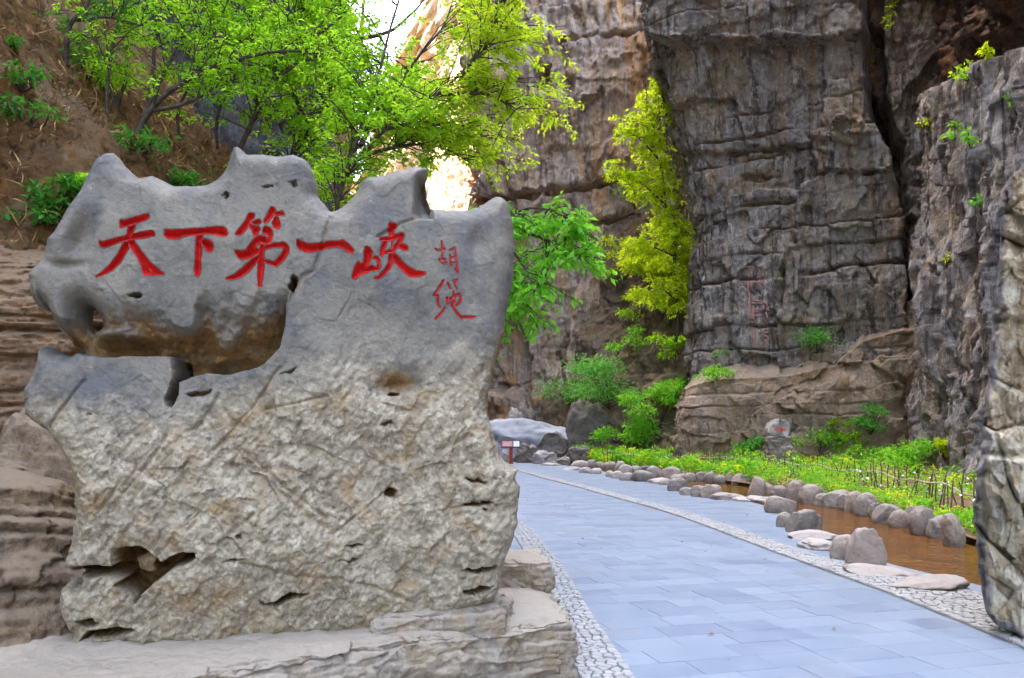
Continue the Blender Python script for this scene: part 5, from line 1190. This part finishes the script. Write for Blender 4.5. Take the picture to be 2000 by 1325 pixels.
# ground cover in the garden: uncountable small leaves and white flowers
bl = smooth_curve(B_LINE, 300); cl = smooth_curve(C_LINE, 300)
n = 48000
u = RG.random(n) * .9 + .02; t = RG.random(n) ** 1.5 * .55 + .03
k = (u * 299).astype(int); xy = bl[k] * (1 - t)[:, None] + cl[k] * t[:, None]
q3 = np.column_stack([xy, np.zeros(n)]); dens = fbm(q3 * .8, 3, 901)
m = dens > -.14; xy, t, q3, dens = xy[m], t[m], q3[m], dens[m]
hh = (.16 + .62 * np.clip(dens + .35, 0, 1)) * RG.random(len(xy)) ** .6
hh = hh * np.interp(xy[:, 1], [12, 17, 20], [.45, .6, 1.0]) * np.where(xy[:, 1] < 19, 1, 1)
z = -.02 + .64 * t ** 1.2 + hh
C = np.column_stack([xy, z]); D = RG.normal(size=C.shape); D[:, 2] = D[:, 2] * .5 + .25
far_ = C[:, 1] > 24
ym = fbm(C * np.array([1.3, 1.3, 0]), 3, 907) + RG.normal(size=len(C)) * .12 > .24
lsz = np.where(far_, .13, .085)
o = leaf_mesh('ground_cover', C[~ym], D[~ym], lsz[~ym], M['leaf_bright']); tag(o, 'bright green ground cover growing over the garden bed', 'ground cover', kind='stuff')
o = leaf_mesh('ground_cover', C[ym], D[ym], lsz[ym], M['leaf_lime']); tag(o, 'yellow-green patches of ground cover between the greener ones', 'ground cover', kind='stuff')
n = 320; k = (RG.random(n) * 250 + 15).astype(int); t = RG.random(n) * .28 + .06; xy = bl[k] * (1 - t)[:, None] + cl[k] * t[:, None]
C = np.column_stack([xy, .02 + .5 * t + RG.uniform(.3, .5, n)]); D = RG.normal(size=C.shape)
o = leaf_mesh('white_flowers', C, D, .055, M['petal'], wr=.9); tag(o, 'scattered tiny white flowers above the ground cover', 'flowers', kind='stuff')
# dry grass and litter on the earth slope
n = 48000
i = RG.integers(0, nx_ - 1, n); j = RG.integers(0, ny_ // 2, n); C = HB[i, j] + RG.normal(size=(n, 3)) * np.array([.03, .05, .01])
m = fbm(C * 1.1, 3, 911) > -.1; C = C[m]; D = RG.normal(size=C.shape) * .8 + np.array([.5, -.4, .15])
o = leaf_mesh('dry_grass', C, D, .17, M['dry'], wr=.075); tag(o, 'dry grass and straw hanging over the earth slope', 'dry grass', kind='stuff')
n = 11000; i = RG.integers(0, nx_ - 1, n); j = RG.integers(0, ny_ // 2, n); C = HB[i, j] + RG.normal(size=(n, 3)) * .03; m = fbm(C * .9, 3, 917) > .05; C = C[m]
o = leaf_mesh('slope_weeds', C, RG.normal(size=C.shape) + np.array([.2, -.4, .3]), .06, M['leaf_dark']); tag(o, 'sparse green weeds scattered over the earth slope', 'weeds', kind='stuff')

n = 110; C = np.column_stack([RG.uniform(.3, 5.2, n), RG.uniform(4.5, 24, n), np.full(n, .006)]); C = C[(sdpoly(C[:, 0], C[:, 1], path_poly) > .1)]
C[:, 2] = np.where(RG.random(len(C)) < .5, .012, .03); D = RG.normal(size=C.shape); D[:, 2] = 0
o = leaf_mesh('fallen_leaves', C, D, .045, M['dry'], wr=.5, up=6); tag(o, 'few fallen dry leaves scattered over the paved path', 'fallen leaves', kind='stuff')
# faded red inscription on the grey cliff: thin painted strokes that follow the rock
def cE(u): return [(1400 + x / 5.52, 480 + y / 5.52) for x, y in u]
INS = [[(320,310),(345,350),(330,390)], [(365,310),(380,345),(370,380)], [(335,390),(340,470)], [(365,390),(370,470)], [(380,380),(392,465)], [(440,295),(450,380),(475,460)], [(425,345),(470,335)], [(515,315),(480,350)], [(430,400),(490,395)], [(500,400),(520,440)], [(345,480),(360,720)], [(380,590),(490,600),(545,630),(555,700)], [(380,620),(500,625)], [(390,650),(395,790)], [(395,690),(520,680)], [(400,720),(480,700)], [(500,640),(500,690)], [(530,720),(550,790),(520,830)], [(405,760),(490,750)], [(410,800),(420,840)], [(440,880),(475,880),(470,930)], [(395,920),(400,1060)], [(440,930),(438,1090)], [(505,880),(555,880),(550,940)], [(510,940),(550,940)], [(505,970),(555,985)], [(550,990),(545,1100)], [(510,1010),(540,1060)], [(300,230),(390,225)], [(340,225),(350,280)], [(440,220),(500,215)], [(465,200),(475,265)]]
insc = empty('painted_inscription', tuple(hit(1480, 600)), 'faded pinkish-red column of characters painted on the grey cliff', 'inscription')
for sk in INS:
    q = resample(np.array(cE(sk)), 7); pts = []
    for a, b in q:
        h_ = hit(a, b, 31); pts.append(h_ + (np.array([0, 0, CAMH]) - h_) / np.linalg.norm(h_) * .03)
    pts = np.array(pts)
    v, f = tube(pts, .026, 5); keep(mesh_np('painted_stroke', v, f, M['faded_red']), insc)
print('tris', sum(len(o.data.polygons) for o in bpy.data.objects if o.type == 'MESH'))
